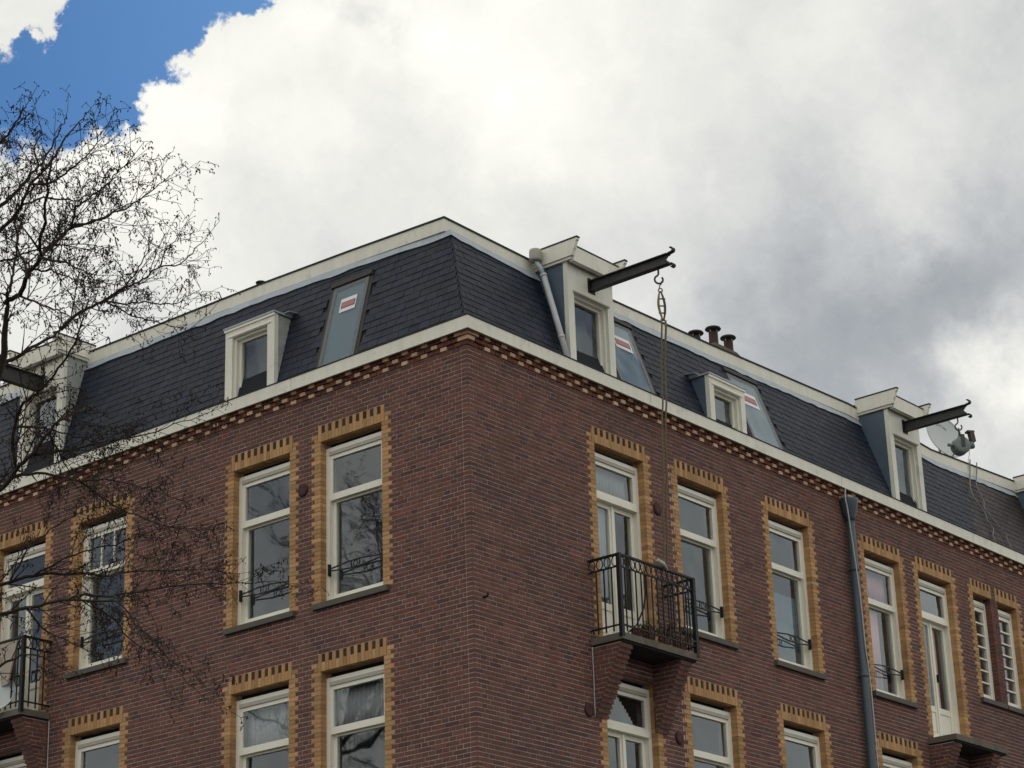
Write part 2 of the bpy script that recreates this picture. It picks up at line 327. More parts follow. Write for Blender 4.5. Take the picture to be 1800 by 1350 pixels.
LIMBS=[
(-1, 0.1209, 0.0484, [(-11.66, -5.531, -0.05), (-11.56, -5.481, 2.0), (-12.035, -6.014, 4.574), (-12.351, -6.369, 5.773), (-12.731, -6.741, 7.123), (-13.088, -7.047, 8.324), (-13.321, -7.319, 9.223)]),
(0, 0.0419, 0.0193, [(-12.073, -6.06, 4.724), (-12.234, -6.519, 5.563), (-12.331, -6.921, 6.184), (-12.393, -7.144, 6.446), (-12.47, -7.257, 6.562), (-12.54, -7.359, 6.646), (-12.6, -7.436, 6.669)]),
(1, 0.0193, 0.0113, [(-12.6, -7.436, 6.669), (-12.628, -7.568, 6.664), (-12.681, -7.698, 6.704), (-12.734, -7.802, 6.702), (-12.781, -7.925, 6.72), (-12.858, -8.025, 6.758), (-12.927, -8.138, 6.805), (-13.012, -8.246, 6.873), (-13.092, -8.374, 6.963)]),
(2, 0.0145, 0.0048, [(-12.781, -7.925, 6.72), (-12.679, -7.886, 6.833), (-12.579, -7.843, 6.941), (-12.478, -7.796, 7.039), (-12.357, -7.757, 7.114), (-12.212, -7.76, 7.208), (-12.065, -7.782, 7.33), (-11.92, -7.791, 7.432)]),
(3, 0.0097, 0.0032, [(-12.478, -7.796, 7.039), (-12.547, -7.911, 7.049), (-12.622, -8.01, 7.044), (-12.658, -8.154, 7.034), (-12.68, -8.326, 7.041), (-12.738, -8.451, 7.043), (-12.777, -8.594, 7.039), (-12.848, -8.713, 7.058)]),
(3, 0.0097, 0.0032, [(-12.474, -7.805, 7.047), (-12.309, -7.847, 7.139), (-12.166, -7.868, 7.241), (-12.048, -7.854, 7.337), (-11.922, -7.878, 7.477), (-11.82, -7.843, 7.57)]),
(1, 0.0145, 0.0048, [(-12.6, -7.436, 6.669), (-12.54, -7.36, 6.742), (-12.484, -7.311, 6.864), (-12.427, -7.252, 6.97), (-12.385, -7.212, 7.137), (-12.361, -7.158, 7.316), (-12.321, -7.125, 7.496), (-12.306, -7.076, 7.701)]),
(2, 0.0113, 0.0032, [(-12.681, -7.698, 6.704), (-12.579, -7.546, 6.87), (-12.507, -7.374, 7.065), (-12.401, -7.274, 7.31), (-12.263, -7.19, 7.513), (-12.117, -7.078, 7.659)]),
(2, 0.0097, 0.0032, [(-12.781, -7.925, 6.72), (-12.896, -8.284, 6.539), (-13.053, -8.592, 6.36), (-13.22, -8.884, 6.175), (-13.397, -9.163, 5.987)]),
(1, 0.0097, 0.0032, [(-12.57, -7.494, 6.705), (-12.669, -7.805, 6.523), (-12.79, -8.101, 6.364), (-12.911, -8.39, 6.193)]),
(2, 0.0081, 0.0032, [(-12.734, -7.802, 6.702), (-12.591, -7.789, 6.749), (-12.447, -7.757, 6.765), (-12.306, -7.73, 6.792), (-12.167, -7.708, 6.833), (-12.035, -7.682, 6.88)]),
(0, 0.0242, 0.0113, [(-12.277, -6.274, 5.473), (-12.298, -6.608, 6.344), (-12.188, -6.705, 6.576), (-12.04, -6.769, 6.679), (-11.92, -6.799, 6.784), (-11.807, -6.815, 6.878), (-11.715, -6.801, 6.965)]),
(11, 0.0161, 0.0048, [(-11.715, -6.801, 6.965), (-11.65, -6.854, 7.054), (-11.576, -6.903, 7.117), (-11.505, -6.941, 7.169), (-11.44, -6.981, 7.237), (-11.368, -7.02, 7.289), (-11.297, -7.065, 7.355), (-11.226, -7.117, 7.43), (-11.126, -7.179, 7.462), (-11.065, -7.223, 7.545), (-11.009, -7.262, 7.628)]),
(12, 0.0081, 0.0032, [(-11.435, -6.995, 7.249), (-11.504, -7.177, 7.242), (-11.591, -7.341, 7.24), (-11.676, -7.525, 7.267), (-11.78, -7.675, 7.274)]),
(12, 0.0064, 0.0024, [(-11.226, -7.117, 7.43), (-11.101, -7.018, 7.606), (-10.946, -6.946, 7.767), (-10.804, -6.844, 7.908)]),
(12, 0.0081, 0.0032, [(-11.505, -6.941, 7.169), (-11.357, -6.918, 7.207), (-11.182, -6.939, 7.259), (-11.023, -6.932, 7.3), (-10.895, -6.903, 7.364), (-10.761, -6.905, 7.468), (-10.657, -6.854, 7.544)]),
(12, 0.0081, 0.0032, [(-11.505, -6.941, 7.169), (-11.505, -7.094, 7.067), (-11.512, -7.243, 6.969), (-11.512, -7.41, 6.887), (-11.508, -7.584, 6.809), (-11.539, -7.721, 6.741)]),
(0, 0.0258, 0.0129, [(-12.235, -6.233, 5.323), (-12.272, -6.68, 5.752), (-12.231, -6.977, 5.784), (-12.282, -7.18, 5.848), (-12.329, -7.363, 5.87), (-12.386, -7.548, 5.916), (-12.449, -7.708, 5.932)]),
(17, 0.0129, 0.0048, [(-12.449, -7.708, 5.932), (-12.261, -7.563, 6.056), (-12.067, -7.425, 6.182), (-11.875, -7.279, 6.297)]),
(17, 0.0129, 0.0081, [(-12.282, -7.18, 5.848), (-12.38, -7.259, 5.949), (-12.45, -7.391, 6.081), (-12.479, -7.511, 6.113), (-12.495, -7.643, 6.138), (-12.527, -7.746, 6.15), (-12.55, -7.903, 6.229), (-12.588, -8.028, 6.286), (-12.646, -8.129, 6.345)]),
(19, 0.0097, 0.0032, [(-12.43, -7.371, 6.009), (-12.266, -7.33, 6.057), (-12.098, -7.284, 6.089), (-11.927, -7.238, 6.116), (-11.755, -7.209, 6.168), (-11.568, -7.215, 6.247)]),
(17, 0.0097, 0.0032, [(-12.382, -7.565, 5.935), (-12.241, -7.457, 5.921), (-12.104, -7.345, 5.908), (-11.958, -7.245, 5.896), (-11.79, -7.172, 5.884)]),
(17, 0.0113, 0.0032, [(-12.273, -7.17, 5.813), (-12.289, -7.441, 5.756), (-12.278, -7.715, 5.649), (-12.281, -7.995, 5.58), (-12.27, -8.262, 5.464), (-12.271, -8.516, 5.348)]),
(17, 0.0097, 0.0032, [(-12.319, -7.374, 5.869), (-12.092, -7.382, 5.958), (-11.846, -7.422, 6.062), (-11.594, -7.466, 6.161), (-11.364, -7.497, 6.283), (-11.146, -7.509, 6.398)]),
(22, 0.0081, 0.0032, [(-12.278, -7.715, 5.649), (-12.053, -7.686, 5.597), (-11.834, -7.667, 5.572), (-11.595, -7.679, 5.558), (-11.366, -7.707, 5.587)]),
(0, 0.021, 0.0113, [(-12.141, -6.163, 5.023), (-11.972, -6.382, 5.305), (-11.817, -6.483, 5.427), (-11.645, -6.581, 5.506), (-11.454, -6.665, 5.528), (-11.319, -6.686, 5.559)]),
(25, 0.0113, 0.0032, [(-11.319, -6.686, 5.559), (-11.15, -6.64, 5.587), (-10.979, -6.619, 5.655), (-10.713, -6.702, 5.701), (-10.477, -6.75, 5.751), (-10.251, -6.765, 5.766)]),
(25, 0.0081, 0.0032, [(-11.645, -6.581, 5.506), (-11.644, -6.82, 5.54), (-11.636, -7.058, 5.557), (-11.611, -7.297, 5.542), (-11.591, -7.557, 5.571), (-11.566, -7.786, 5.54)]),
(25, 0.0081, 0.0032, [(-11.783, -6.541, 5.452), (-11.689, -6.564, 5.655), (-11.557, -6.598, 5.799), (-11.415, -6.626, 5.913), (-11.241, -6.673, 5.996), (-11.056, -6.714, 6.047)]),
(0, 0.021, 0.0113, [(-12.098, -6.122, 4.873), (-12.063, -6.519, 5.093), (-12.043, -6.791, 5.141), (-12.037, -7.015, 5.141), (-12.031, -7.23, 5.124), (-12.028, -7.449, 5.121)]),
(29, 0.0113, 0.0032, [(-12.028, -7.449, 5.121), (-11.814, -7.416, 5.171), (-11.619, -7.368, 5.233), (-11.293, -7.496, 5.322), (-10.993, -7.573, 5.378), (-10.687, -7.656, 5.434)]),
(29, 0.0081, 0.0032, [(-12.067, -7.389, 5.1), (-11.987, -7.682, 5.052), (-11.995, -7.832, 4.944), (-12.024, -7.958, 4.836), (-11.97, -8.124, 4.632), (-11.949, -8.277, 4.473), (-11.947, -8.437, 4.362)]),
(31, 0.0081, 0.0032, [(-12.062, -7.586, 5.044), (-11.824, -7.496, 5.014), (-11.571, -7.397, 4.937), (-11.318, -7.348, 4.944)]),
(29, 0.0081, 0.0032, [(-12.037, -7.015, 5.141), (-11.838, -6.937, 5.059), (-11.619, -6.92, 5.038), (-11.389, -6.898, 4.985)]),
(0, 0.021, 0.0113, [(-12.44, -6.447, 6.073), (-12.538, -6.885, 6.754), (-12.568, -7.199, 7.101), (-12.575, -7.367, 7.167), (-12.601, -7.508, 7.226), (-12.643, -7.638, 7.299), (-12.662, -7.77, 7.33)]),
(34, 0.0129, 0.0032, [(-12.662, -7.77, 7.33), (-12.576, -7.753, 7.462), (-12.493, -7.741, 7.607), (-12.399, -7.737, 7.744), (-12.315, -7.701, 7.848)]),
(0, 0.0193, 0.0048, [(-12.562, -6.576, 6.523), (-12.545, -6.855, 7.184), (-12.396, -7.053, 7.451), (-12.313, -7.065, 7.549), (-12.239, -7.069, 7.655), (-12.164, -7.086, 7.776), (-12.099, -7.078, 7.878), (-12.04, -7.08, 8.009), (-11.985, -7.065, 8.119), (-11.934, -7.039, 8.221)]),
(0, 0.0161, 0.0032, [(-12.693, -6.695, 6.973), (-12.779, -7.19, 7.418), (-12.8, -7.558, 7.524), (-12.888, -7.758, 7.496), (-12.984, -7.956, 7.479), (-13.088, -8.126, 7.431)]),
(34, 0.0097, 0.0032, [(-12.601, -7.508, 7.226), (-12.387, -7.452, 7.37), (-12.142, -7.4, 7.46), (-11.95, -7.315, 7.601), (-11.741, -7.219, 7.689)]),
(34, 0.0097, 0.0032, [(-12.643, -7.638, 7.299), (-12.701, -7.916, 7.204), (-12.792, -8.191, 7.17), (-12.885, -8.461, 7.134), (-13.028, -8.662, 7.08)]),
(36, 0.0081, 0.0032, [(-12.164, -7.086, 7.776), (-12.357, -7.289, 7.755), (-12.502, -7.531, 7.701), (-12.667, -7.736, 7.627)]),
(0, 0.0145, 0.0048, [(-12.503, -6.518, 6.313), (-12.489, -6.75, 6.95), (-12.367, -6.836, 7.141), (-12.194, -6.92, 7.226), (-12.061, -6.956, 7.313), (-11.879, -7.04, 7.384), (-11.707, -7.091, 7.418)]),
(0, 0.0193, 0.0048, [(-12.031, -6.055, 4.633), (-11.783, -6.175, 4.884), (-11.553, -6.23, 5.065), (-11.335, -6.215, 5.159), (-11.079, -6.168, 5.126)])]

# ------------------------------------------------------------------ street
st = MB(); st.box(-600, 600, -600, 600, -1.0, -.02); tag(st.build('ground', material('bare_ground', (.09, .085, .075), .95)), kind='structure')
st = MB(); st.box(-9.5, -3.2, -200, 200, -.02, 0); st.box(-200, -9.6, -9.5, -3.2, -.02, .004); st.box(-3.2, 200, -9.5, -3.2, -.02, .004); tag(st.build('road', m_asph), kind='structure')
st = MB(); st.box(-3.0, 0, -3.0, 200, -.02, .12); st.box(0, 200, -3.0, 0, -.02, .116); st.box(-200, -9.8, -25, -9.8, -.02, .12); tag(st.build('pavement', m_pave), kind='structure')
st = MB(); st.box(-3.2, -3.0, -3.0, 200, -.02, .13); st.box(-3.2, 200, -3.2, -3.0, -.02, .134); tag(st.build('kerb', m_kerb), kind='structure')

# ------------------------------------------------------------------ the corner building
B = empty('apartment_building', (0, 0, 0), 'dark red brick corner apartment block with yellow brick window surrounds and a slate mansard roof', 'building')
C = .0577; ZREF = 11.667; J = .0108; JY = .0055
LEN = {'L': 11.0, 'R': 17.6}; ZTOP = 12.475; ZLOW = 6.2
DOOR = ('door', 'slimdoor')
openings = []       # side, h0, h1, sill z, head z, kind
for side, h0, h1, zs, kind in (('L', 1.43, 2.49, 9.53, 'sash'), ('L', 3.04, 4.08, 9.53, 'sash'), ('L', 6.19, 7.20, 9.53, 'barsash'), ('L', 7.90, 8.95, 9.06, 'door'),
                               ('R', 2.48, 3.53, 9.06, 'door'), ('R', 4.29, 5.34, 9.53, 'sash'), ('R', 6.47, 7.51, 9.48, 'sash'),
                               ('R', 9.03, 10.04, 9.48, 'sash'), ('R', 10.60, 11.62, 9.06, 'door'), ('R', 12.31, 12.88, 9.93, 'grid'), ('R', 13.11, 13.75, 9.93, 'grid')):
    openings.append((side, h0, h1, zs, ZREF, kind, 1))
    k2 = 'sash' if kind == 'barsash' else kind
    openings.append((side, h0, h1, zs-3.0, ZREF-3.0, k2, 2))
NOLINTEL = {('R', 2.48, 2), ('L', 7.90, 2), ('R', 10.60, 2)}      # heads buried under a balcony

# wall core: mortar sheet with real holes and deep reveals
wall = MB()
def core(side):
    L = LEN[side]; ops = [o for o in openings if o[0] == side]; e = .006; off = -.0055; dp = -.32
    hs = sorted({.010, L, *[o[1]-e for o in ops], *[o[2]+e for o in ops]}); zs = sorted({ZLOW, ZTOP, *[max(ZLOW, o[3]-.02) for o in ops], *[o[4]+e for o in ops]})
    def hole(h, z): return any(o[1]-e < h < o[2]+e and o[3]-.02 < z < o[4]+e for o in ops)
    def q(*pts): wall.add([P(side, *p) for p in pts], [(0, 1, 2, 3)])
    for i in range(len(hs)-1):
        for j in range(len(zs)-1):
            h0, h1, z0, z1 = hs[i], hs[i+1], zs[j], zs[j+1]; hm, zm = (h0+h1)/2, (z0+z1)/2
            if hole(hm, zm): continue
            q((h0, off, z0), (h1, off, z0), (h1, off, z1), (h0, off, z1))
    for o in ops:
        h0, h1, z0, z1 = o[1]-e, o[2]+e, max(ZLOW, o[3]-.02), o[4]+e
        q((h0, off, z0), (h0, dp, z0), (h0, dp, z1), (h0, off, z1)); q((h1, off, z0), (h1, off, z1), (h1, dp, z1), (h1, dp, z0))
        q((h0, off, z1), (h0, dp, z1), (h1, dp, z1), (h1, off, z1)); q((h0, off, z0), (h1, off, z0), (h1, dp, z0), (h0, dp, z0))
core('L'); core('R')
WALL = wall.build('wall', m_mortar, B)
lw = MB(); lw.box(.004, LEN['R'], .004, .4, 0, ZLOW+.02); lw.box(.004, .4, .41, LEN['L'], 0, ZLOW+.02); lw.build('lower_wall', m_lowbrick, B)
lw = MB(); lw.box(.5, LEN['R'], 11.0, 11.3, 0, 14.2); lw.box(LEN['R'], LEN['R']+.3, .1, 11.3, 0, 12.5); lw.box(.5, LEN['R'], 1.0, 11.0, 14.05, 14.2); lw.build('rear_wall', m_lowbrick, B)
fl = MB(); fl.box(.34, LEN['R'], .34, 11, 8.80, 8.92); fl.box(.34, LEN['R'], .34, 11, 5.9, 6.0); fl.box(.34, LEN['R'], .34, 11, 11.9, 12.0); fl.build('floor_slab', m_shade_black, B)

def jamb_w(k): return .160 if k % 2 else .108
nK = lambda z: int(round((z-ZREF)/C))
def blocked(side, k):                                   # stretches of a course that are not red brick
    z0 = ZREF+k*C; zm = z0+C/2; out = []
    for s, h0, h1, zs, zh, kind, row in openings:
        if s != side: continue
        khead = nK(zh); kk = k-khead
        if zs-.08 < zm < zh:
            w = jamb_w(k) if zm > zs else 0
            pair_l = kind == 'grid' and h0 > 13; pair_r = kind == 'grid' and h0 < 13
            out.append((h0-(.0 if pair_l else w), h1+(.0 if pair_r else w)))
        elif 0 <= kk < 4 and (s, h0, row) not in NOLINTEL:
            w = jamb_w(k) if kk < 2 else .045
            wl, wr = w, w
            if kind == 'grid':
                if h0 > 13: wl = .045
                else: wr = .045
            out.append((h0-wl, h1+wr))
    return sorted(out)
bricks = []          # (weight, centre, size)
def put(lst, side, h0, h1, z0, z1, depth=.035, out=0.0, jit=.0016):
    d1 = out+R.uniform(-jit, jit); d0 = -depth
    if h1-h0 < .012: return
    c = P(side, (h0+h1)/2, (d0+d1)/2, (z0+z1)/2); sz = (h1-h0, d1-d0, z1-z0) if side == 'R' else (d1-d0, h1-h0, z1-z0)
    lst.append((seen_size(c, (h1-h0)*(z1-z0)), c, sz))
K0 = int(math.floor((ZLOW-ZREF)/C))
for side in 'LR':
    for k in range(K0, 11):
        z0 = ZREF+k*C; z1 = z0+C-J
        odd = (k+(side == 'L')) % 2
        free = [[.002, LEN[side]]]
        for a, b in blocked(side, k):
            nf = []
            for f0, f1 in free:
                if b <= f0 or a >= f1: nf.append([f0, f1]); continue
                if a > f0: nf.append([f0, a-J*.6])
                if b < f1: nf.append([b+J*.6, f1])
            free = nf
        start = .0
        if odd: marks = [0, .100]; free[0][0] = .109 if free and free[0][0] < .05 else free[0][0]
        # cross bond: a course of stretchers, a course of headers
        step = .2163 if (k % 2 == 0) else .1081
        h = (-.054 if (k % 4 == 0) else .054) if step > .2 else 0.0
        h -= step
        while h < LEN[side]:
            a, b = h, h+step-J; h += step
            for f0, f1 in free:
                x0, x1 = max(a, f0), min(b, f1)
                if x1-x0 > .02:
                    if x0 < .003: put(bricks, side, x0, x1, z0, z1, .1, 0, 0)
                    else: put(bricks, side, x0+R.uniform(-.001, .001), x1+R.uniform(-.001, .001), z0+R.uniform(-.0008, .0008), z1+R.uniform(-.0008, .0008))
def lay(lst, names, mat, n, parent):
    sel = pick(lst, n); rest = MB()
    for i, (w, c, s) in enumerate(lst):
        if i in sel: piece(names[0], mat, parent, c, s)
        else: rest.box(c[0]-s[0]/2, c[0]+s[0]/2, c[1]-s[1]/2, c[1]+s[1]/2, c[2]-s[2]/2, c[2]+s[2]/2)
    if rest.v: rest.build(names[1], mat, parent, kind='stuff', fix=False)
lay(bricks, ('brick', 'brickwork'), m_brick, 300, WALL)

# corbelled frieze of three courses with pale headers
frz, pale = [], []
for side in 'LR':
    for i, (k, out) in enumerate(((11, .018), (12, .040), (13, .062))):
        z0 = ZREF+k*C; z1 = z0+C-J
        h = -out; n = 0; off_ = .054 if i == 1 else 0
        while h < LEN[side]:
            w = .1083-J; a, b = h+.0005, h+w+(off_ if n == 0 else 0)
            is_pale = (n % 3 == 0 and i != 1 and n > 0) or (n % 3 == 1 and i == 1 and n > 1) or (n == 0 and i > 0) or (n == 1 and i == 2)
            if side == 'L' and n == 0: a = .1
            if n == 0 and side == 'R': b = .1-J
            if b > a+.02: put(pale if is_pale else frz, side, a, b, z0, z1, .12, out+(.012 if is_pale else 0))
            h += .1083+(off_ if n == 0 else 0); n += 1
sel = MB()
for w, c, s in frz: sel.box(c[0]-s[0]/2, c[0]+s[0]/2, c[1]-s[1]/2, c[1]+s[1]/2, c[2]-s[2]/2, c[2]+s[2]/2)
sel.build('frieze_course', m_frieze, WALL, kind='stuff', fix=False)
for w, c, s in pale:
    piece('pale_brick', m_pale, WALL, c, s)

# yellow brick surrounds: toothed jambs, soldier course heads with dark notches
yel, notch, pier = [], [], []
for side, h0, h1, zs, zh, kind, row in openings:
    khead = nK(zh); k = khead-1
    pair_l = kind == 'grid' and h0 > 13; pair_r = kind == 'grid' and h0 < 13
    ks = [q for q in range(nK(zs)-1, khead)] + ([khead, khead+1] if (side, h0, row) not in NOLINTEL else [])
    for k in ks:
        z0 = ZREF+k*C; z1 = z0+C-JY
        if z1 < zs+.01: continue
        z0 = max(z0, zs+.002); w = jamb_w(k)
        if z0 < ZLOW: continue
        if k < khead:
            put(pier if pair_l else yel, side, h0-(w if not pair_l else .108)+J*.0, h0, z0, z1, .125, .003)
            put(pier if pair_r else yel, side, h1, h1+(w if not pair_r else .108), z0, z1, .125, .003)
        else:
            if not pair_l: put(yel, side, h0-w, h0-.045-J, z0, z1, .1, .003)
            if not pair_r: put(yel, side, h1+.045+J, h1+w, z0, z1, .1, .003)
    if (side, h0, row) in NOLINTEL: continue
    W = h1-h0+.09; n = int(W/.0587); n -= (n+1) % 2; pitch = W/n
    for i in range(n):
        a = h0-.045+i*pitch+.002; b = a+pitch-.004
        zt = zh+4*C-J
        if i % 2 == 0: put(yel, side, a, b, zh, zt, .125, .004)
        else:
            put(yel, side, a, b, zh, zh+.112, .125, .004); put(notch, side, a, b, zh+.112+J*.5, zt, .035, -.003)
lay(yel, ('yellow_brick', 'yellow_brickwork'), m_yellow, 300, WALL)
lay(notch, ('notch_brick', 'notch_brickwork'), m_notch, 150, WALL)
lay(pier, ('pier_brick', 'pier_brickwork'), m_brick, 60, WALL)
mb = MB()
for s, h0, h1, zs, zh, kind, row in openings:            # reveal backing behind the head bricks
    pass

# ------------------------------------------------------------------ windows
def pane(side, h0, h1, d, z0, z1, parent, mat=None):
    a, b, c = (R.uniform(-.005, .005) for _ in range(3)); F = [P(side, *q) for q in ((h0, d-.006+a, z0), (h1, d-.006-a, z0), (h1, d-a+b, z0+.0), (h0, d+a+b, z0))]
    m = MB(); lo = [P(side, h0, d+a+c, z0), P(side, h1, d-a+c, z0), P(side, h1, d-a-c, z1), P(side, h0, d+a-c, z1)]; m.prism(lo, P(side, 0, -.005, 0)-P(side, 0, 0, 0)); return m.build('pane', mat or m_glass, parent)
def ring(m, side, h0, h1, d0, d1, z0, z1, l, r, b, t):    # four bars of a frame, butted
    m.fb(side, h0, h0+l, d0, d1, z0, z1); m.fb(side, h1-r, h1, d0, d1, z0, z1)
    m.fb(side, h0+l, h1-r, d0, d1, z1-t, z1); m.fb(side, h0+l, h1-r, d0, d1, z0, z0+b)
def guard(side, h0, h1, z, parent):
    d = -.072; m = MB(); hm = (h0+h1)/2; a, b = h0+.085, h1-.085; s = .045
    for sg in (1, -1):
        pts = [P(side, a, d, z+.012*sg), P(side, a+.36*(b-a), d, z+s*sg), P(side, b-.36*(b-a), d, z+s*sg), P(side, b, d, z+.012*sg)]
        for p, q in zip(pts, pts[1:]): m.bar(p, q, .014, .016)
    c = P(side, hm, d, z); rr = [c+(P(side, 1, 0, 0)-P(side, 0, 0, 0))*(.036*math.cos(t*PI/6))+Vector((0, 0, .036*math.sin(t*PI/6))) for t in range(13)]
    m.tube(rr, .006, 5, False)
    for h in (hm-.07, hm+.07): m.bar(P(side, h, d, z-s), P(side, h, d, z+s), .010, .010)
    g = m.build('guard_rail', m_iron, parent)
    for h in (a-.01, b+.01):
        q = MB(); q.fb(side, h-.013, h+.013, -.098, -.058, z-.075, z+.075); q.build('rail_bracket', m_iron, parent)
def window(side, h0, h1, zs, zh, kind, row):
    D = -.10; n = MB()
    z0 = zs if row == 1 else max(zs, 6.25)
    ring(n, side, h0, h1, D-.09, D, z0, zh-.075, .062, .062, .055 if kind not in DOOR else .03, .055)
    fr = n.build('window', m_frame, B)
    hb = MB(); hb.fb(side, h0+.062, h1-.062, D-.030, D+.012, zh-.178, zh-.131); hb.build('head_board', m_headbd, fr)
    a, b = h0+.062, h1-.062; top = zh-.180; pk = MB(); pk.fb(side, h0-.005, h1+.005, D-.20, D-.10, zh-.085, zh+.004); pk.build('head_shade_strip', m_under, fr); bot = z0+.055  # dark strip added in the head gap, its shade painted as colour
    f1, f2 = D-.055, D-.008        # front sash
    g1, g2 = D-.115, D-.068        # rear sash
    if kind in ('sash', 'barsash'):
        zm = zh-.735
        m = MB(); ring(m, side, a, b, f1, f2, zm-.045, top, .05, .05, .085, .05)
        if kind == 'barsash':
            for i in (1, 2): m.fb(side, a+.05+(b-a-.1)*i/3-.009, a+.05+(b-a-.1)*i/3+.009, f1+.012, f2-.003, zm+.04, top-.05)
        u = m.build('sash', m_frame, fr); pane(side, a+.05, b-.05, f1+.022, zm+.04, top-.05, u if False else fr)
        m = MB(); ring(m, side, a, b, g1, g2, bot, zm-.01, .05, .05, .075, .06); m.build('sash', m_frame, fr); pane(side, a+.05, b-.05, g1+.022, bot+.075, zm-.07, fr)
        m = MB(); m.fb(side, h0-.11, h1+.11, -.13, .055, zs-.075, zs-.004); m.fb(side, h0-.1, h1+.1, -.1, .045, zs-.004, zs+.0)
        m.build('sill', m_stone, fr)
        if row == 1: guard(side, h0, h1, zs+.43, fr)
    elif kind == 'door':
        zt = zh-.63
        m = MB(); ring(m, side, a, b, f1, f2, zt, top, .05, .05, .045, .05); m.build('sash', m_frame, fr); pane(side, a+.05, b-.05, f1+.022, zt+.045, top-.05, fr)
        m = MB(); m.fb(side, a, b, D-.085, D+.016, zt-.075, zt-.003); m.build('transom', m_frame, fr)
        hm = (a+b)/2
        for c0, c1 in ((a, hm-.002), (hm+.002, b)):
            m = MB(); ring(m, side, c0, c1, g1, g2, z0+.03, zt-.077, .06, .06, .10, .06); m.fb(side, c0+.06, c1-.06, g1+.004, g2-.006, zs+.47, zs+.56)
            m.fb(side, c0+.06, c1-.06, g1+.01, g2-.022, zs+.13, zs+.47); m.fb(side, c0+.075, c1-.075, g2-.022, g2-.012, zs+.16, zs+.44) if c1-c0 > .2 else None
            m.build('door_leaf', m_frame, fr); pane(side, c0+.06, c1-.06, g1+.022, zs+.56, zt-.137, fr)
        m = MB(); m.fb(side, hm-.022, hm+.022, g2, g2+.02, z0+.03, zt-.08); m.build('cover_strip', m_frame, fr)
        if row == 1: m = MB(); m.fb(side, hm+.035, hm+.055, g2+.001, g2+.05, zs+.95, zs+1.07); m.build('handle', m_iron, fr)
    elif kind == 'grid':
        m = MB(); ring(m, side, a-.012, b+.012, f1, f2, bot, top, .05, .05, .07, .06); m.build('sash', m_frame, fr)
        nb = 7; zz = [bot+.07+(top-.06-bot-.07)*i/nb for i in range(nb+1)]
        for i in range(1, nb): q = MB(); q.fb(side, a+.038, b-.038, f1+.01, f2-.002, zz[i]-.012, zz[i]+.012); q.build('glazing_bar', m_frame, fr)
        pane(side, a+.038, b-.038, f1+.006, bot+.07, top-.06, fr)
        m = MB(); m.fb(side, h0-.10, h1+.10, -.13, .055, zs-.075, zs-.004); m.build('sill', m_stone, fr)
    rm = MB(); x0, x1, y0, y1, y2 = h0-.25, h1+.25, -.33, -2.2, zh+.1
    F = [P(side, *q) for q in ((x0, y0, zs-.1), (x1, y0, zs-.1), (x1, y0, y2), (x0, y0, y2), (x0, y1, zs-.1), (x1, y1, zs-.1), (x1, y1, y2), (x0, y1, y2))]
    rm.add(F, [(4, 5, 6, 7), (0, 4, 7, 3), (1, 2, 6, 5), (3, 7, 6, 2), (0, 1, 5, 4)]); rm.build('room_lining', m_room, fr, fix=False)
    return fr
for o in openings:
    if o[6] == 2 and o[3] < 6.0 and o[4] < 6: continue
    window(*o)
def curtain(side, h0, h1, z0, z1, mat, label, d=-.240, folds=9, amp=.012, cat='curtain', group=None):
    m = MB(); n = folds*6; top, bt = [], []
    for i in range(n+1):
        h = h0+(h1-h0)*i/n; dd = d+amp*math.sin(i*2*PI/6+R.uniform(-.3, .3))
        top.append(P(side, h, dd, z1)); bt.append(P(side, h, dd*1.0, z0))
    vs = top+bt; m.add(vs, [(i, i+1, n+2+i, n+1+i) for i in range(n)], True)
    for v in list(m.v[:2*(n+1)]): pass
    o = m.build('curtain', mat, None, fix=False); s = o.modifiers.new('thickness', 'SOLIDIFY'); s.thickness = .004
    return tag(o, label, cat, group)
curtain('R', 2.60, 3.42, 11.15, 11.5, m_net, 'grey net curtain in the top light above the railed balcony', folds=12)
curtain('R', 2.60, 2.98, 9.65, 10.95, m_net, 'long grey net curtain inside the railed balcony door', folds=6)
curtain('R', 9.10, 9.66, 9.55, 10.85, m_pinkroom, 'pink curtain in the lower sash just right of the drainpipe', folds=6)
curtain('R', 9.12, 9.95, 11.0, 11.45, m_pinkroom, 'pink curtain in the upper sash just right of the drainpipe', folds=9)
curtain('R', 11.14, 11.36, 9.65, 10.95, m_pinkroom, 'pink curtain behind the white door above the bare ledge', folds=3)
curtain('R', 10.7, 11.0, 9.65, 10.95, m_net, 'pale curtain behind the white door above the bare ledge', folds=4)
curtain('R', 6.56, 7.42, 9.55, 10.6, m_blue, 'blue blind in the lower sash left of the drainpipe', folds=1, amp=.003, cat='blind')
curtain('L', 1.52, 2.42, 7.97, 8.46, m_net, 'net curtain in the bottom row window nearest the corner', folds=12)
curtain('L', 3.12, 4.0, 7.97, 8.46, m_net, 'net curtain in the bottom row window second from the corner', folds=10)

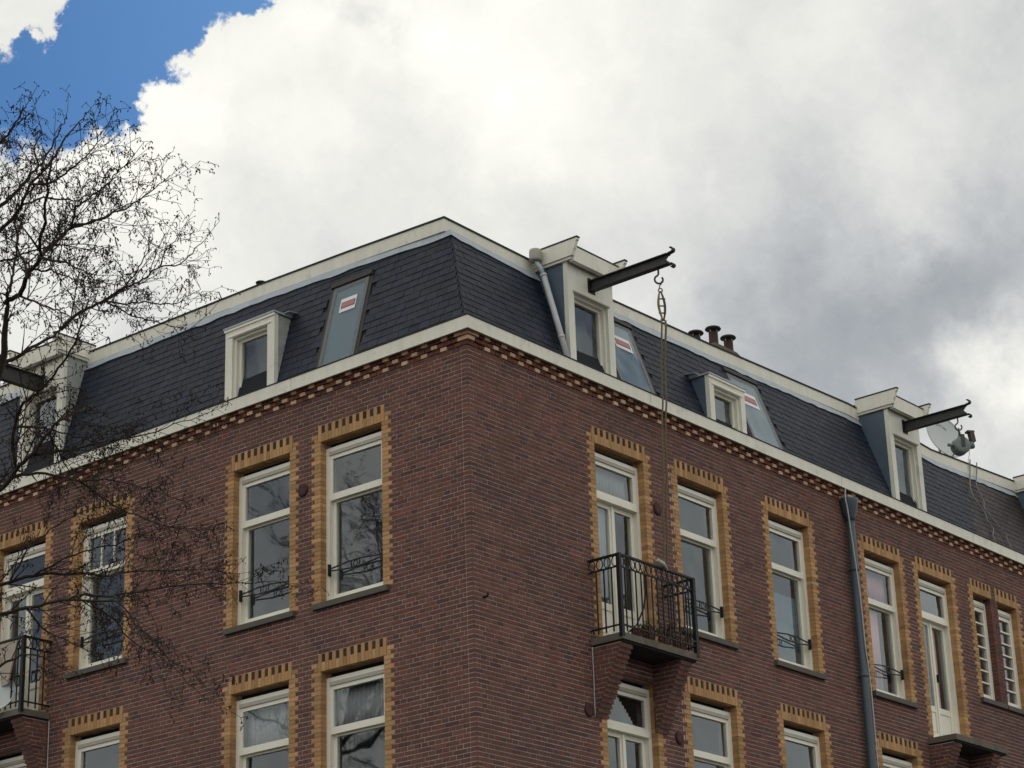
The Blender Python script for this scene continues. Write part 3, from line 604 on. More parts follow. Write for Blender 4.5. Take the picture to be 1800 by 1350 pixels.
# ------------------------------------------------------------------ gutter, roof edge, flashing
def sweep(path, prof):                                    # path: (point, outward vector); prof: (out, up)
    m = MB(); n = len(prof); vs = [Vector(p)+Vector((o[0]*a, o[1]*a, b)) for p, o in path for a, b in prof]
    fs = [(i*n+k, i*n+(k+1) % n, (i+1)*n+(k+1) % n, (i+1)*n+k) for i in range(len(path)-1) for k in range(n)]
    m.add(vs, fs+[tuple(range(n)), tuple((len(path)-1)*n+k for k in range(n))]); return m
gp = [((0, LEN['L'], 0), (-1, 0)), ((0, 0, 0), (-1, -1)), ((LEN['R'], 0, 0), (0, -1))]
GUT = sweep(gp, [(.0, 12.475), (.118, 12.475), (.118, 12.448), (.136, 12.448), (.136, 12.470), (.13, 12.474), (.13, 12.618), (-.14, 12.618)]).build('gutter', m_white, B)
sweep(gp, [(.10, 12.620), (.139, 12.620), (.141, 12.632), (.128, 12.640), (.10, 12.640)]).build('gutter_edge', m_cap, GUT)
sweep(gp, [(-.14, 12.620), (.099, 12.620), (.099, 12.634), (-.14, 12.640)]).build('gutter_lining', m_zinc, GUT)
ft = [((.53, 11.0, 14.585), (-1, 0)), ((.53, 7.58, 14.571), (-1, 0)), ((.53, 4.13, 14.558), (-1, 0)), ((.50, 2.4, 14.50), (-1, 0)), ((.45, .714, 14.413), (-1, -1)), ((1.92, .63, 14.32), (0, -1)),
      ((3.91, .63, 14.302), (0, -1)), ((6.27, .63, 14.334), (0, -1)), ((10.03, .63, 14.439), (0, -1)), ((11.6, .63, 14.38), (0, -1)), ((12.6, .63, 14.319), (0, -1)), ((15.4, .63, 14.466), (0, -1)), ((LEN['R'], .63, 14.47), (0, -1))]
FAS = sweep(ft, [(0, -.195), (0, -.002), (-.10, -.002), (-.10, -.195)]).build('roof_fascia', m_white, B)
sweep(ft, [(.013, -.016), (.016, .006), (-.02, .014), (-.45, .010), (-.45, 0), (.002, 0), (.002, -.016)]).build('roof_edge', m_cap, FAS)
m = MB()
for x in (3.6, 8.35, 12.3): m.box(x-.002, x+.002, -.1308, -.128, 12.472, 12.617)
for y in (2.9, 6.4): m.box(-.1308, -.128, y-.002, y+.002, 12.472, 12.617)
m.build('board_joint', m_cap, GUT)
# mansard
kL, kR = .26, .35
def sx(z): return .13+(z-12.8)*kL
def sy(z): return .16+(z-12.8)*kR
rf = MB(); za, zb = 12.56, 14.30
zb = 14.10; rf.add([(sx(za), 11, za), (sx(za), sy(za), za), (sx(zb), sy(zb), zb), (sx(14.28), 2.2, 14.28), (sx(14.28), 11, 14.28)], [(0, 1, 2, 3, 4)])
rf.add([(sx(za), sy(za), za), (LEN['R'], sy(za), za), (LEN['R'], sy(zb), zb), (sx(zb), sy(zb), zb)], [(0, 1, 2, 3)])
ROOF = rf.build('mansard_roof', m_under, B)
fz = []
for i, (p, o) in enumerate(ft): fz.append((p, o))
def flash():
    m = MB(); prev = None; fine = []
    for (p0, o0), (p1, o1) in zip(ft, ft[1:]):
        n_ = max(1, int((Vector(p1)-Vector(p0)).length/.16)); fine.append((p0, o0))
        for q in range(1, n_): fine.append((tuple(Vector(p0).lerp(Vector(p1), q/n_)), o0 if o0 != (-1, -1) else o1))
    fine.append(ft[-1])
    for (p, o) in fine:
        z = p[2]
        corner = o == (-1, -1)
        def pt(zz, off):
            if corner: return Vector((sx(zz)-off, sy(zz)-off, zz))
            return Vector((sx(zz)-off, p[1], zz)) if o == (-1, 0) else Vector((p[0], sy(zz)-off, zz))
        ring_ = [pt(z-.19, .020), pt(z-.305+(dz := R.uniform(-.014, .014)), .036), pt(z-.305+dz, .012), pt(z-.19, .0)]
        n = len(m.v); m.v += [tuple(q) for q in ring_]
        if prev is not None:
            for k in range(4): m.f.append((prev+k, prev+(k+1) % 4, n+(k+1) % 4, n+k)); m.sm.append(False)
        prev = n
    return m
flash().build('lead_flashing', m_zinc, ROOF)
# openings in the slope
skylights = [('L', 1.99, 2.63, 12.60, 13.96), ('R', 3.32, 4.09, 12.6, 13.87), ('R', 6.45, 7.22, 12.6, 13.91)]
dormers = [('R', 2.20, 3.18, 14.20), ('R', 10.335, 11.28, 14.30), ('L', 7.80, 8.77, 14.40), ('R', 15.5, 16.5, 14.3), ('L', 3.395, 4.335, 13.77), ('R', 5.29, 6.17, 13.43)]
def edge_z(side, h):
    pts = [(p[1] if side == 'L' else p[0], p[2]) for p, o in ft if (o[0] == -1 if side == 'L' else o[1] == -1)]; pts.sort()
    return float(np.interp(h, [q[0] for q in pts], [q[1] for q in pts]))
slates, brown = [], []
EXP, SW = .108, .178
for side in 'LR':
    k = kL if side == 'L' else kR; nn = math.sqrt(1+k*k); upv = (Vector((k, 0, 1)) if side == 'L' else Vector((0, k, 1)))/nn
    nor = (Vector((-1, 0, k)) if side == 'L' else Vector((0, -1, k)))/nn; hv = Vector((0, 1, 0)) if side == 'L' else Vector((1, 0, 0))
    rows = int((14.36-12.56)*nn/EXP)
    for r in range(rows):
        z = 12.57+(r*EXP+.07)/nn
        edge = (sy(z) if side == 'L' else sx(z))
        h = edge-(SW/2 if r % 2 else 0); first = True
        while h < LEN[side]:
            a, b = h, h+SW*R.uniform(.985, 1.0)-.004; h += SW
            a = max(a, edge-.004)
            if b-a < .03: continue
            hm = (a+b)/2
            if z > edge_z(side, hm)-.25: continue
            skip = any(s == side and h0-.07 < hm < h1+.07 and z0-.02 < z < z1+.06 for s, h0, h1, z0, z1 in skylights) or any(s == side and h0+.09 < hm < h1-.09 and z < zt-.08 for s, h0, h1, zt in dormers)
            if skip: continue
            for s, h0, h1, z0, z1 in skylights:
                if s == side and z0-.02 < z < z1+.06:
                    if a < h1+.05 < b: a = h1+.05
                    if a < h0-.05 < b: b = h0-.05
            if b-a < .02: continue
            c = Vector((sx(z), (a+b)/2, z)) if side == 'L' else Vector(((a+b)/2, sy(z), z))
            tilt = R.uniform(-.012, .012); L2 = EXP*1.3
            base = nor*(.011+R.uniform(-.0015, .0015))
            ez = (upv-nor*(.055+tilt)).normalized(); en = (nor+upv*(.055+tilt)).normalized(); eh = (hv+ez*R.uniform(-.012, .012)).normalized()
            rot = Matrix((eh, en, ez)).transposed()
            if rot.determinant() < 0: rot = Matrix((-eh, en, ez)).transposed()
            isb = side == 'R' and (a+b)/2 > 12.95+(z-12.7)*.42
            (brown if isb else slates).append((seen_size(c+base, (b-a)*EXP) if not isb else seen_size(c, (b-a)*EXP), c+base, (b-a, .009, L2), rot))
sel = pick(slates, 300); rest = MB()
for i, (w, c, s, rot) in enumerate(slates):
    if i in sel: piece('slate', m_slate, ROOF, c, s, rot)
    else: rest.obox(c, rot @ Vector((s[0]/2, 0, 0)), rot @ Vector((0, s[1]/2, 0)), rot @ Vector((0, 0, s[2]/2)))
rest.build('slates', m_slate, ROOF, kind='stuff', fix=False)
sel = pick(brown, 100); rest = MB()
for i, (w, c, s, rot) in enumerate(brown):
    if i in sel: piece('brown_slate', m_brownslate, ROOF, c, s, rot)
    else: rest.obox(c, rot @ Vector((s[0]/2, 0, 0)), rot @ Vector((0, s[1]/2, 0)), rot @ Vector((0, 0, s[2]/2)))
if rest.v: rest.build('brown_slates', m_brownslate, ROOF, kind='stuff', fix=False)

# roof windows lying in the slope
def slope_pt(side, h, z, off):
    k = kL if side == 'L' else kR; n = math.sqrt(1+k*k)
    return Vector((sx(z)-off/n, h, z+off*k/n)) if side == 'L' else Vector((h, sy(z)-off/n, z+off*k/n))
def slope_bar(m, side, h0, z0, h1, z1, o0, o1, w):        # bar lying on the slope between two points
    p, q = slope_pt(side, h0, z0, (o0+o1)/2), slope_pt(side, h1, z1, (o0+o1)/2)
    n = slope_pt(side, h0, z0, 1)-slope_pt(side, h0, z0, 0); m.bar(p, q, w, o1-o0, n)
def skylight(side, h0, h1, z0, z1, sticker):
    z0 = 12.56
    lo = MB(); slope_bar(lo, side, h0+.03, z0, h0+.03, z1, .0, .03, .06); slope_bar(lo, side, h1-.03, z0, h1-.03, z1, .0, .03, .06)
    slope_bar(lo, side, h0+.06, z1-.03, h1-.06, z1-.03, .0, .03, .06)
    S_ = lo.build('skylight', m_skyframe, B)
    tp = MB(); slope_bar(tp, side, h0-.05, z1+.045, h1+.05, z1+.045, .0, .05, .07); tp.build('top_cover', m_darkframe, S_)
    fl_ = MB(); 
    for h in (h0-.03, h1+.03): slope_bar(fl_, side, h, z0, h, z1, -.02, .02, .055)
    fl_.build('side_flashing', m_darkframe, S_)
    g = MB(); k0 = [slope_pt(side, *q) for q in ((h0+.06, z0, .022), (h1-.06, z0, .022), (h1-.06, z1-.06, .022), (h0+.06, z1-.06, .022))]
    nrm_ = slope_pt(side, 0, 0, .006)-slope_pt(side, 0, 0, 0); g.prism(k0, nrm_); g.build('pane', m_skyglass, S_)
    bl = MB(); k1 = [slope_pt(side, *q) for q in ((h0+.06, z0, .006), (h1-.06, z0, .006), (h1-.06, z1-.06, .006), (h0+.06, z1-.06, .006))]
    bl.prism(k1, nrm_*.5); bl.build('blind', m_blue, S_)
    if sticker:
        a, b, c, d = sticker
        def rect(mm, a, b, c, d, o): mm.prism([slope_pt(side, a, c, o), slope_pt(side, b, c, o), slope_pt(side, b, d, o), slope_pt(side, a, d, o)], nrm_*.25)
        q = MB(); rect(q, a, b, c, d, .030); st_ = q.build('sticker', m_card, S_)
        q = MB(); w, h = b-a, d-c; rect(q, a+w*.06, b-w*.08, c+h*.27, c+h*.72, .0325); q.build('printed_panel', m_darkprint, st_)
        q = MB(); rect(q, a+w*.09, b-w*.12, c+h*.32, c+h*.66, .035); q.build('red_print', m_red, st_)
    return S_
skylight(*skylights[0], (2.15, 2.44, 13.52, 13.73))
skylight(*skylights[1], (3.55, 3.93, 13.41, 13.62))
skylight(*skylights[2], (6.62, 7.02, 13.42, 13.65))

# ------------------------------------------------------------------ dormers
def front(side, h0, h1, z0, z1, o0, o1, zt, d, mat, name):
    m = MB(); ring(m, side, h0, h1, d-.07, d, z0, z1, o0-h0, h1-o1, .05, z1-zt)
    fr = m.build(name, mat, B)
    m = MB(); ring(m, side, o0, o1, d-.13, d-.05, z0+.05, zt, .035, .035, .02, .03); m.build('frame', m_frame, fr)
    m = MB(); ring(m, side, o0+.035, o1-.035, d-.16, d-.11, z0+.07, zt-.03, .035, .035, .04, .035); m.build('sash', m_frame, fr)
    pane(side, o0+.07, o1-.07, d-.14, z0+.11, zt-.065, fr)
    rm = MB(); x0, x1 = h0+.06, h1-.06; y0, y1 = d-.17, d-1.1
    F = [P(side, *q) for q in ((x0, y0, z0), (x1, y0, z0), (x1, y0, z1-.03), (x0, y0, z1-.03), (x0, y1, z0), (x1, y1, z0), (x1, y1, z1-.03), (x0, y1, z1-.03))]
    rm.add(F, [(4, 5, 6, 7), (0, 4, 7, 3), (1, 2, 6, 5), (3, 7, 6, 2), (0, 1, 5, 4)]); rm.build('room_lining', m_room, fr, fix=False)
    return fr
def cheek(side, h, w, d, z0, z1, fr, mat):
    k = kL if side == 'L' else kR; dz = lambda z: -((.13 if side == 'L' else .16)+(z-12.8)*k)-.03
    m = MB(); m.prism([P(side, h, d-.071, z0), P(side, h, d-.071, z1), P(side, h, dz(z1), z1), P(side, h, dz(z0), z0)], P(side, w, 0, 0)-P(side, 0, 0, 0)); m.build('cheek', mat, fr)
def big_dormer(side, h0, h1, ztop, mat, zo, beam=True, chk=None, back=-.64):
    d = -.10; zw = ztop-.235; w = h1-h0
    fr = front(side, h0, h1, 12.58, zw, h0+.125, h1-.125, zo, d, m_white, 'hoist_dormer')
    sgn = 1
    cheek(side, h0+.004, .05, d, 12.58, zw, fr, mat); cheek(side, h1-.054, .05, d, 12.58, zw, fr, mat)
    top = MB(); top.fb(side, h0-.005, h1+.005, -1.2, d+.05, zw, ztop-.07); top.build('flat_roof', m_cap, fr)
    prof = [(back, ztop-.225), (.035, ztop-.225), (.055, ztop-.16), (.075, ztop-.13), (.105, ztop-.045), (.125, ztop-.025), (.125, ztop), (back, ztop)]
    cor = MB()
    for hh in (h0-.06, h1+.005):
        cor.prism([P(side, hh, a, b) for a, b in prof], P(side, .055, 0, 0)-P(side, 0, 0, 0))
    low = [(back, ztop-.262), (.0, ztop-.262), (.0, ztop-.225), (back, ztop-.225)]
    for hh in (h0-.036, h1-.0): cor.prism([P(side, hh, a, b) for a, b in low], P(side, .036, 0, 0)-P(side, 0, 0, 0))
    cor.fb(side, h0-.005, h1+.005, d+.05, .022, ztop-.285, ztop-.07); cor.build('cornice', m_white, fr)
    cp = MB()
    for hh in (h0-.066, h1-.001): cp.fb(side, hh, hh+.067, back, .135, ztop+.001, ztop+.022)
    cp.fb(side, h0+.001, h1-.001, -1.2, .028, ztop-.069, ztop-.05); cp.build('cornice_edge', m_cap, fr)
    db = MB(); db.fb(side, h0+.10, h1-.10, d, d+.022, zo, zo+.022); db.build('drip_board', m_headbd, fr)
    if beam:
        hb, zb_, zt_, tip = beam; m = MB(); f0 = d+.001
        m.fb(side, hb-.004, hb+.004, f0, tip-.09, zb_+.012, zt_-.012); m.fb(side, hb-.05, hb+.05, f0, tip-.05, zt_-.012, zt_); m.fb(side, hb-.05, hb+.05, f0, tip-.05, zb_, zb_+.012)
        m.prism([P(side, hb-.004, tip-.09, zb_+.012), P(side, hb-.004, tip-.02, zb_+.012), P(side, hb-.004, tip-.085, (zb_+zt_)/2), P(side, hb-.004, tip-.02, zt_-.012), P(side, hb-.004, tip-.09, zt_-.012)], P(side, .008, 0, 0)-P(side, 0, 0, 0))
        bm = m.build('hoist_beam', m_beam, fr)
        for s_, zz, big in ((1, zt_-.006, .052), (-1, zb_+.006, .042)):
            path = [P(side, hb, tip-.055, zz), P(side, hb, tip-.01, zz+.012*s_)]
            for t in range(9):
                th = -PI/2+t*PI*1.15/8; path.append(P(side, hb, tip+.008+big*.62*math.cos(th), zz+s_*(.012+big*.62+big*.62*math.sin(th))))
            m = MB()
            for p, q in zip(path, path[1:]): m.bar(p, q, .07, .016, P(side, 1, 0, 0)-P(side, 0, 0, 0)) if False else m.bar(p, q, .012, .07, P(side, 1, 0, 0)-P(side, 0, 0, 0))
            m.build('scroll', m_beam, fr)
        pl = MB(); pl.fb(side, hb-.075, hb+.075, d, d+.008, zb_-.03, zt_+.03); pl.build('beam_plate', m_iron, fr)
    return fr
D1 = big_dormer('R', 2.20, 3.18, 14.43, m_lead, 13.76, (2.71, 13.89, 14.04, 1.23))
D4 = big_dormer('R', 10.335, 11.28, 14.56, m_lead, 13.88, (10.83, 14.03, 14.19, 1.05))
DLf = big_dormer('L', 7.80, 8.77, 14.68, m_sidepaint, 13.95, (8.30, 13.96, 14.20, 1.0))
big_dormer('R', 15.55, 16.5, 14.52, m_lead, 13.9, None)
def small_dormer(side, h0, h1, zt, o0, o1, zo, mat):
    d = -.05; fr = front(side, h0, h1, 12.58, zt, o0, o1, zo, d, m_white, 'small_dormer')
    cheek(side, h0+.004, .04, d, 12.58, zt-.012, fr, mat); cheek(side, h1-.044, .04, d, 12.58, zt-.012, fr, mat)
    m = MB(); m.fb(side, h0-.022, h1+.022, d-.42, d+.028, zt+.001, zt+.026); m.build('lid', m_zinc, fr)
    m = MB(); m.fb(side, h0-.012, h1+.012, d, d+.018, zt-.035, zt-.002); m.fb(side, h0+.06, h1-.06, d, d+.012, zo+.01, zo+.04); m.build('moulding', m_frame, fr)
    m = MB(); k = kL if side == 'L' else kR; zz = zt
    hh = h0-.11 if side == 'R' else h1-.005
    hh = h0-.11
    for hq in (h0-.11, h1-.0):
        m.prism([P(side, hq, d-.16, zt+.03), P(side, hq+.11, d-.16, zt+.03), P(side, hq+.11, d-.36, zt+.055), P(side, hq, d-.36, zt+.055)], (0, 0, .008))
    m.build('side_flashing', m_zinc, fr); return fr
small_dormer('L', 3.395, 4.335, 13.755, 3.53, 4.20, 13.62, m_sidepaint)
small_dormer('R', 5.29, 6.17, 13.43, 5.40, 6.06, 13.29, m_lead)

# hooks on the beams (part of the dormers)
def hook_path(top, s, ax):
    t = Vector(top); a = Vector(ax); pts = [t, t+Vector((0, 0, -.085*s))]
    for i in range(13):
        th = math.radians(110+i*24); r = .056*s
        pts.append(t+Vector((0, 0, -.165*s))+a*(r*math.cos(th))+Vector((0, 0, r*math.sin(th))))
    return pts
vx = Vector((.75, -.66, 0))
m = MB(); m.tube(hook_path((2.711, -1.007, 13.889), 1.0, vx), .0135, 7); m.build('hook', m_hook, D1)
m = MB(); m.tube(hook_path((10.83, -.845, 14.03), 1.0, vx), .0115, 7); m.build('hook', m_hook, D4)

# roof rainwater pipe beside the first dormer
m = MB(); m.lathe((2.05, .507, 14.245), (0, 0, 1), [(0, .03), (.0, .078), (.03, .084), (.14, .084), (.165, .078), (.165, .06), (.1, .055)], 22); HP = m.build('roof_drainpipe', m_hopper, B)
m = MB(); p0, p1, p2 = Vector((2.05, .507, 14.25)), Vector((2.05, .43, 14.13)), Vector((2.085, .40, 14.00))
m.tube([p0, (p0+p1)/2, p1, p2], .032, 10); m.build('pipe_bend', m_zinc, HP)
m = MB(); q0, q1 = Vector((2.088, .408, 14.02)), Vector((2.03, .01, 12.66)); m.tube([q0, q0.lerp(q1, .5), q1], .040, 12); m.build('pipe', m_pipe, HP)
m = MB(); a = (q1-q0).normalized()
for t in (.0, .72): c_ = q0.lerp(q1, t); m.lathe(c_-a*.02, a, [(0, .040), (.0, .047), (.04, .047), (.04, .040)], 14)
m.bar(q0.lerp(q1, .73)+Vector((0, 0, 0)), q0.lerp(q1, .73)+Vector((.10, .05, .02)), .014, .014); m.build('pipe_bracket', m_pipe, HP)

# drainpipe on the wall with its funnel
m = MB(); m.tube([(8.57, -.09, 12.02), (8.57, -.09, 9.2), (8.56, -.09, 6.5), (8.56, -.09, .1)], .062, 14); DP = m.build('drainpipe', m_dpipe, B)
m = MB(); m.lathe((8.57, -.09, 11.98), (0, 0, 1), [(0, .062), (0, .074), (.06, .076), (.10, .10), (.26, .135), (.30, .145), (.33, .145), (.33, .12)], 18); m.build('funnel', m_dpipe, DP)
m = MB(); m.fb('R', 8.44, 8.70, .0, .17, 12.31, 12.345); m.build('funnel_cover', m_hopper, DP)
for z in (11.2, 9.6, 8.0):
    m = MB(); m.lathe((8.57, -.09, z), (0, 0, 1), [(0, .062), (0, .07), (.045, .07), (.045, .062)], 14); m.fb('R', 8.55, 8.59, -.02, .03, z+.01, z+.035); m.build('pipe_bracket', m_dpipe, DP)

# round wall anchors / vents
for side, h, z in (('R', 3.79, 11.065), ('R', 2.12, 8.09), ('R', 3.99, 8.03), ('L', 2.80, 11.09)):
    ax = P(side, 0, 1, 0)-P(side, 0, 0, 0); m = MB(); m.lathe(P(side, h, -.012, z), ax, [(0, .088), (.025, .088), (.034, .076), (.036, .05), (.03, .0)], 10); m.build('wall_vent', m_vent, B)
m = MB(); m.tube([P('R', .185, -.02, 9.13), P('R', .185, .05, 9.13), P('R', .185, .07, 9.15), P('R', .185, .07, 9.18)], .014, 6); m.build('wall_hook', m_iron, B)

# chimney with four flues
m = MB(); m.box(8.40, 9.15, 2.05, 2.6, 14.1, 15.30); m.box(7.3, 8.39, 2.05, 2.6, 14.1, 15.22); CH = m.build('chimney', m_lowbrick, B)
m = MB(); m.prism([(8.36, 1.98, 15.30), (9.30, 1.98, 15.30), (9.0, 1.98, 15.40), (8.40, 1.98, 15.40)], (0, .7, 0)); m.build('chimney_cap', m_conc, CH)
for x, zt, yy in ((7.68, 15.40, 2.15), (8.12, 15.56, 2.15), (8.62, 15.785, 2.15), (9.04, 15.755, 2.15)):
    m = MB(); m.lathe((x, yy, 15.18), (0, 0, 1), [(0, .082), (zt-.115-15.18, .076), (zt-.115-15.18, .055), (.0, .055)], 16); fp = m.build('flue_pipe', m_clay, CH)
    m = MB(); m.lathe((x, yy, zt-.05), (0, 0, 1), [(-.018, .0), (-.012, .125), (.0, .132), (.02, .12), (.05, .05), (.055, 0)], 20); m.build('cowl', m_cowl, fp)
    m = MB()
    for t in range(3):
        th = t*2.09+.9; dx, dy = .06*math.cos(th), .06*math.sin(th); m.bar((x+dx, yy+dy, zt-.16), (x+dx, yy+dy, zt-.055), .014, .014)
    m.build('cowl_stay', m_hopper, fp)
m = MB(); m.lathe((.62, 4.25, 14.50), (0, 0, 1), [(0, .05), (.12, .05), (.125, .075), (.14, .07), (.145, 0)], 12); m.build('roof_vent', m_cap, B)

# ------------------------------------------------------------------ balconies
def balcony(side, h0, h1, zt, dep, cor, rail):
    m = MB(); m.fb(side, h0, h1, .002, dep, zt-.085, zt); 
    S_ = m.build('balcony', m_conc, B)
    m = MB(); m.fb(side, h0+.03, h1-.03, .002, dep-.03, zt-.11, zt-.086); m.build('soffit_shade', m_shade_black, S_)  # sheet below the slab, painted dark as its shade
    for c0, c1 in cor:
        cm = MB(); bm = MB(); n = 15
        for i in range(n):
            dd = (dep-.055)*(i+1)/n; z0 = zt-.11-(n-i)*C; z1 = z0+C-J
            cm.fb(side, c0+.008, c1-.008, .001, dd-.01-(dep-.055)/n*.0, z0-.001, z0+C-.001)
            nb = 2; w = (c1-c0)/nb; x = dd; k = 0
            while x > .012:
                ln = .10 if (i+k) % 2 else .208
                for j in range(nb): bm.fb(side, c0+j*w+.003, c0+(j+1)*w-.004+.001, max(x-ln, -.02), x-.007 if k else x, z0+R.uniform(-.001, .001), z1) if k == 0 else None
                if k:
                    bm.fb(side, c0-.001, c1+.001, max(x-ln, -.02), x-.009, z0, z1)
                x -= ln; k += 1
        cb = cm.build('corbel', m_mortar, S_); bm.build('corbel_brickwork', m_brick, S_, kind='stuff', fix=False)
    if rail:
        zr = zt+.0; H = 1.0; g0, g1, gd = h0+.012, h1-.02, dep-.02
        for h in (g0, g1):
            m = MB(); m.fb(side, h-.026, h+.026, gd-.026, gd+.026, zt-.05, zt+H+.012); m.build('post', m_iron, S_)
        segs = [((g0, gd), (g1, gd)), ((g0, 0), (g0, gd)), ((g1, 0), (g1, gd))]
        for (a, da), (b, db) in segs:
            for z, t in ((zt+H, .026), (zt+H-.155, .016), (zt+.10, .018)):
                m = MB(); m.bar(P(side, a, da, z), P(side, b, db, z), .036 if t > .02 else .022, t); m.build('rail', m_iron, S_)
            L_ = math.hypot(b-a, db-da); nb = max(3, int(round(L_/.115)))
            for i in range(1, nb):
                t = i/nb; h, d = a+(b-a)*t, da+(db-da)*t
                m = MB(); m.bar(P(side, h, d, zt+.03), P(side, h, d, zt+H-.155), .015, .015); m.build('baluster', m_iron, S_)
            for i in range(nb):
                t = (i+.5)/nb; c = P(side, a+(b-a)*t, da+(db-da)*t, zt+H-.078); e = (P(side, b, db, 0)-P(side, a, da, 0)).normalized()
                m = MB(); m.tube([c+e*(.048*math.cos(q*PI/8))+Vector((0, 0, .066*math.sin(q*PI/8))) for q in range(17)], .008, 5, False); m.build('ring_ornament', m_iron, S_)
    return S_
balcony('R', 2.225, 3.83, 9.005, .50, ((2.24, 2.49), (3.50, 3.74)), True)
balcony('R', 10.41, 12.0, 9.0, .48, ((10.42, 10.66), (11.62, 11.86)), False)
balcony('L', 7.66, 9.5, 9.05, .50, ((7.68, 7.92), (8.98, 9.22)), True)

# ------------------------------------------------------------------ things that hang, lean or stand on the house
# rope hoist on the first beam
rh = empty('rope_hoist', (2.70, -1.007, 13.60), 'worn pulley block with long hanging ropes on the hook of the nearer beam', 'rope hoist')
hx = Vector((.75, -.66, 0)); t0 = Vector((2.715, -1.02, 13.668))
m = MB(); m.tube([t0+Vector((0, 0, .03))+hx*.018, t0+hx*.022, t0+Vector((0, 0, -.03))-hx*.005, t0+Vector((0, 0, -.06))-hx*.012, t0+Vector((0, 0, -.075))], .008, 6); m.build('upper_hook', m_hook, rh)
m = MB(); c = t0+Vector((0, 0, -.10)); m.tube([c+hx*(.026*math.cos(q*PI/6))+Vector((0, 0, .030*math.sin(q*PI/6))) for q in range(13)], .009, 6, False); m.build('swivel_ring', m_brass, rh)
ctr = t0+Vector((0, 0, -.30))
for s in (-1, 1):
    m = MB(); pts = []
    for i in range(12):
        u = i/11; pts.append(ctr+Vector((0, 0, .19-.42*u))+hx*(s*(.008+.034*math.sin(PI*min(1, u*1.05)))-.004+.03*u*.7))
    m.tube(pts, [.010+.007*math.sin(PI*i/11) for i in range(12)], 7); m.build('block_cheek', m_brass if s < 0 else m_hook, rh)
for i, z in enumerate((.08, -.02, -.12)):
    m = MB(); a = ctr+Vector((0, 0, z))+hx*.008; m.tube([a-hx*.046, a+hx*.05], .010, 6); m.build('sheave_pin', m_hook, rh)
def rope(o, a, b, r, name, sag=.0):
    a, b = Vector(a), Vector(b); m = MB(); n = 40; pts = []
    for i in range(n+1):
        t = i/n; p = a.lerp(b, t); p += hx*(.006*math.sin(t*23+a.x*7)+.004*math.sin(t*61)); pts.append(p)
    m.tube(pts, r, 6); return m.build(name, m_rope, o)
rope(rh, ctr+Vector((0, 0, -.20))-hx*.012, (3.17, -.50, 9.98), .0125, 'rope')
rope(rh, ctr+Vector((0, 0, -.22))+hx*.038, (3.235, -.50, 10.0), .0125, 'rope')
rope(rh, ctr+Vector((0, 0, -.22))+hx*.047, (3.245, -.49, 10.02), .009, 'rope')
m = MB(); c = Vector((3.12, -.50, 10.04)); m.tube([c+Vector((-.10, 0, .05)), c+Vector((0, -.03, .01)), c+Vector((.11, 0, -.035))], [.026, .032, .022], 7); wt = m.build('cloth_roll', m_net)
tag(wt, 'small rolled white rag tied over the balcony rail where the ropes end', 'rag')

# chain hoist on the second beam
ch = empty('chain_hoist', (10.83, -.845, 13.52), 'grey green motor hoist hanging from the hook of the farther beam', 'hoist')
c = Vector((10.83, -.845, 13.545)); e1 = Vector((.80, -.60, 0)); e2 = Vector((.60, .80, 0))
m = MB(); m.tube([c+Vector((0, 0, .30)), c+Vector((.006, 0, .24)), c+Vector((.01, 0, .12))], [.012, .017, .02], 7); m.build('suspension_eye', m_hook, ch)
m = MB(); m.lathe(c-e2*.10, e2, [(0, .06), (.0, .115), (.02, .138), (.05, .14), (.06, .12), (.13, .12), (.14, .14), (.18, .138), (.20, .10), (.20, .04)], 22); m.build('drum', m_winch, ch)
m = MB(); m.obox(c+e1*.005+Vector((0, 0, .06)), e1*.028, e2*.115, Vector((0, 0, .10))); m.build('side_plate', m_hook, ch)
m = MB(); d_ = (e1*.92+Vector((0, 0, .38))).normalized(); m.lathe(c+e1*.08+Vector((0, 0, -.02)), d_, [(0, .05), (.10, .052), (.11, .06), (.14, .06), (.14, .03)], 14); m.build('motor', m_winch, ch)
m = MB(); m.obox(c+e1*.205+Vector((0, 0, .16)), e1*.035+Vector((0, 0, .008)), e2*.05, Vector((0, 0, .085))-e1*.012); m.obox(c+e1*.18+Vector((0, 0, .243)), e1*.06, e2*.052, Vector((0, 0, .014))); m.build('motor_cover', m_hook, ch)
m = MB(); m.tube([c-e1*.10+Vector((0, 0, -.005)), c-e1*.19+Vector((0, 0, .01))], .016, 7); m.lathe(c-e1*.21+Vector((0, 0, .012)), e1, [(0, .0), (0, .028), (.03, .028), (.03, 0)], 10); m.build('crank_stub', m_winch, ch)
m = MB(); m.tube([c+e1*.14+Vector((0, 0, -.06)), c+e1*.13+Vector((0, 0, -.15)), c+e1*.10+Vector((0, 0, -.24)), c+e1*.11+Vector((0, 0, -.30))], .005, 5); m.build('cord', m_cable, ch)

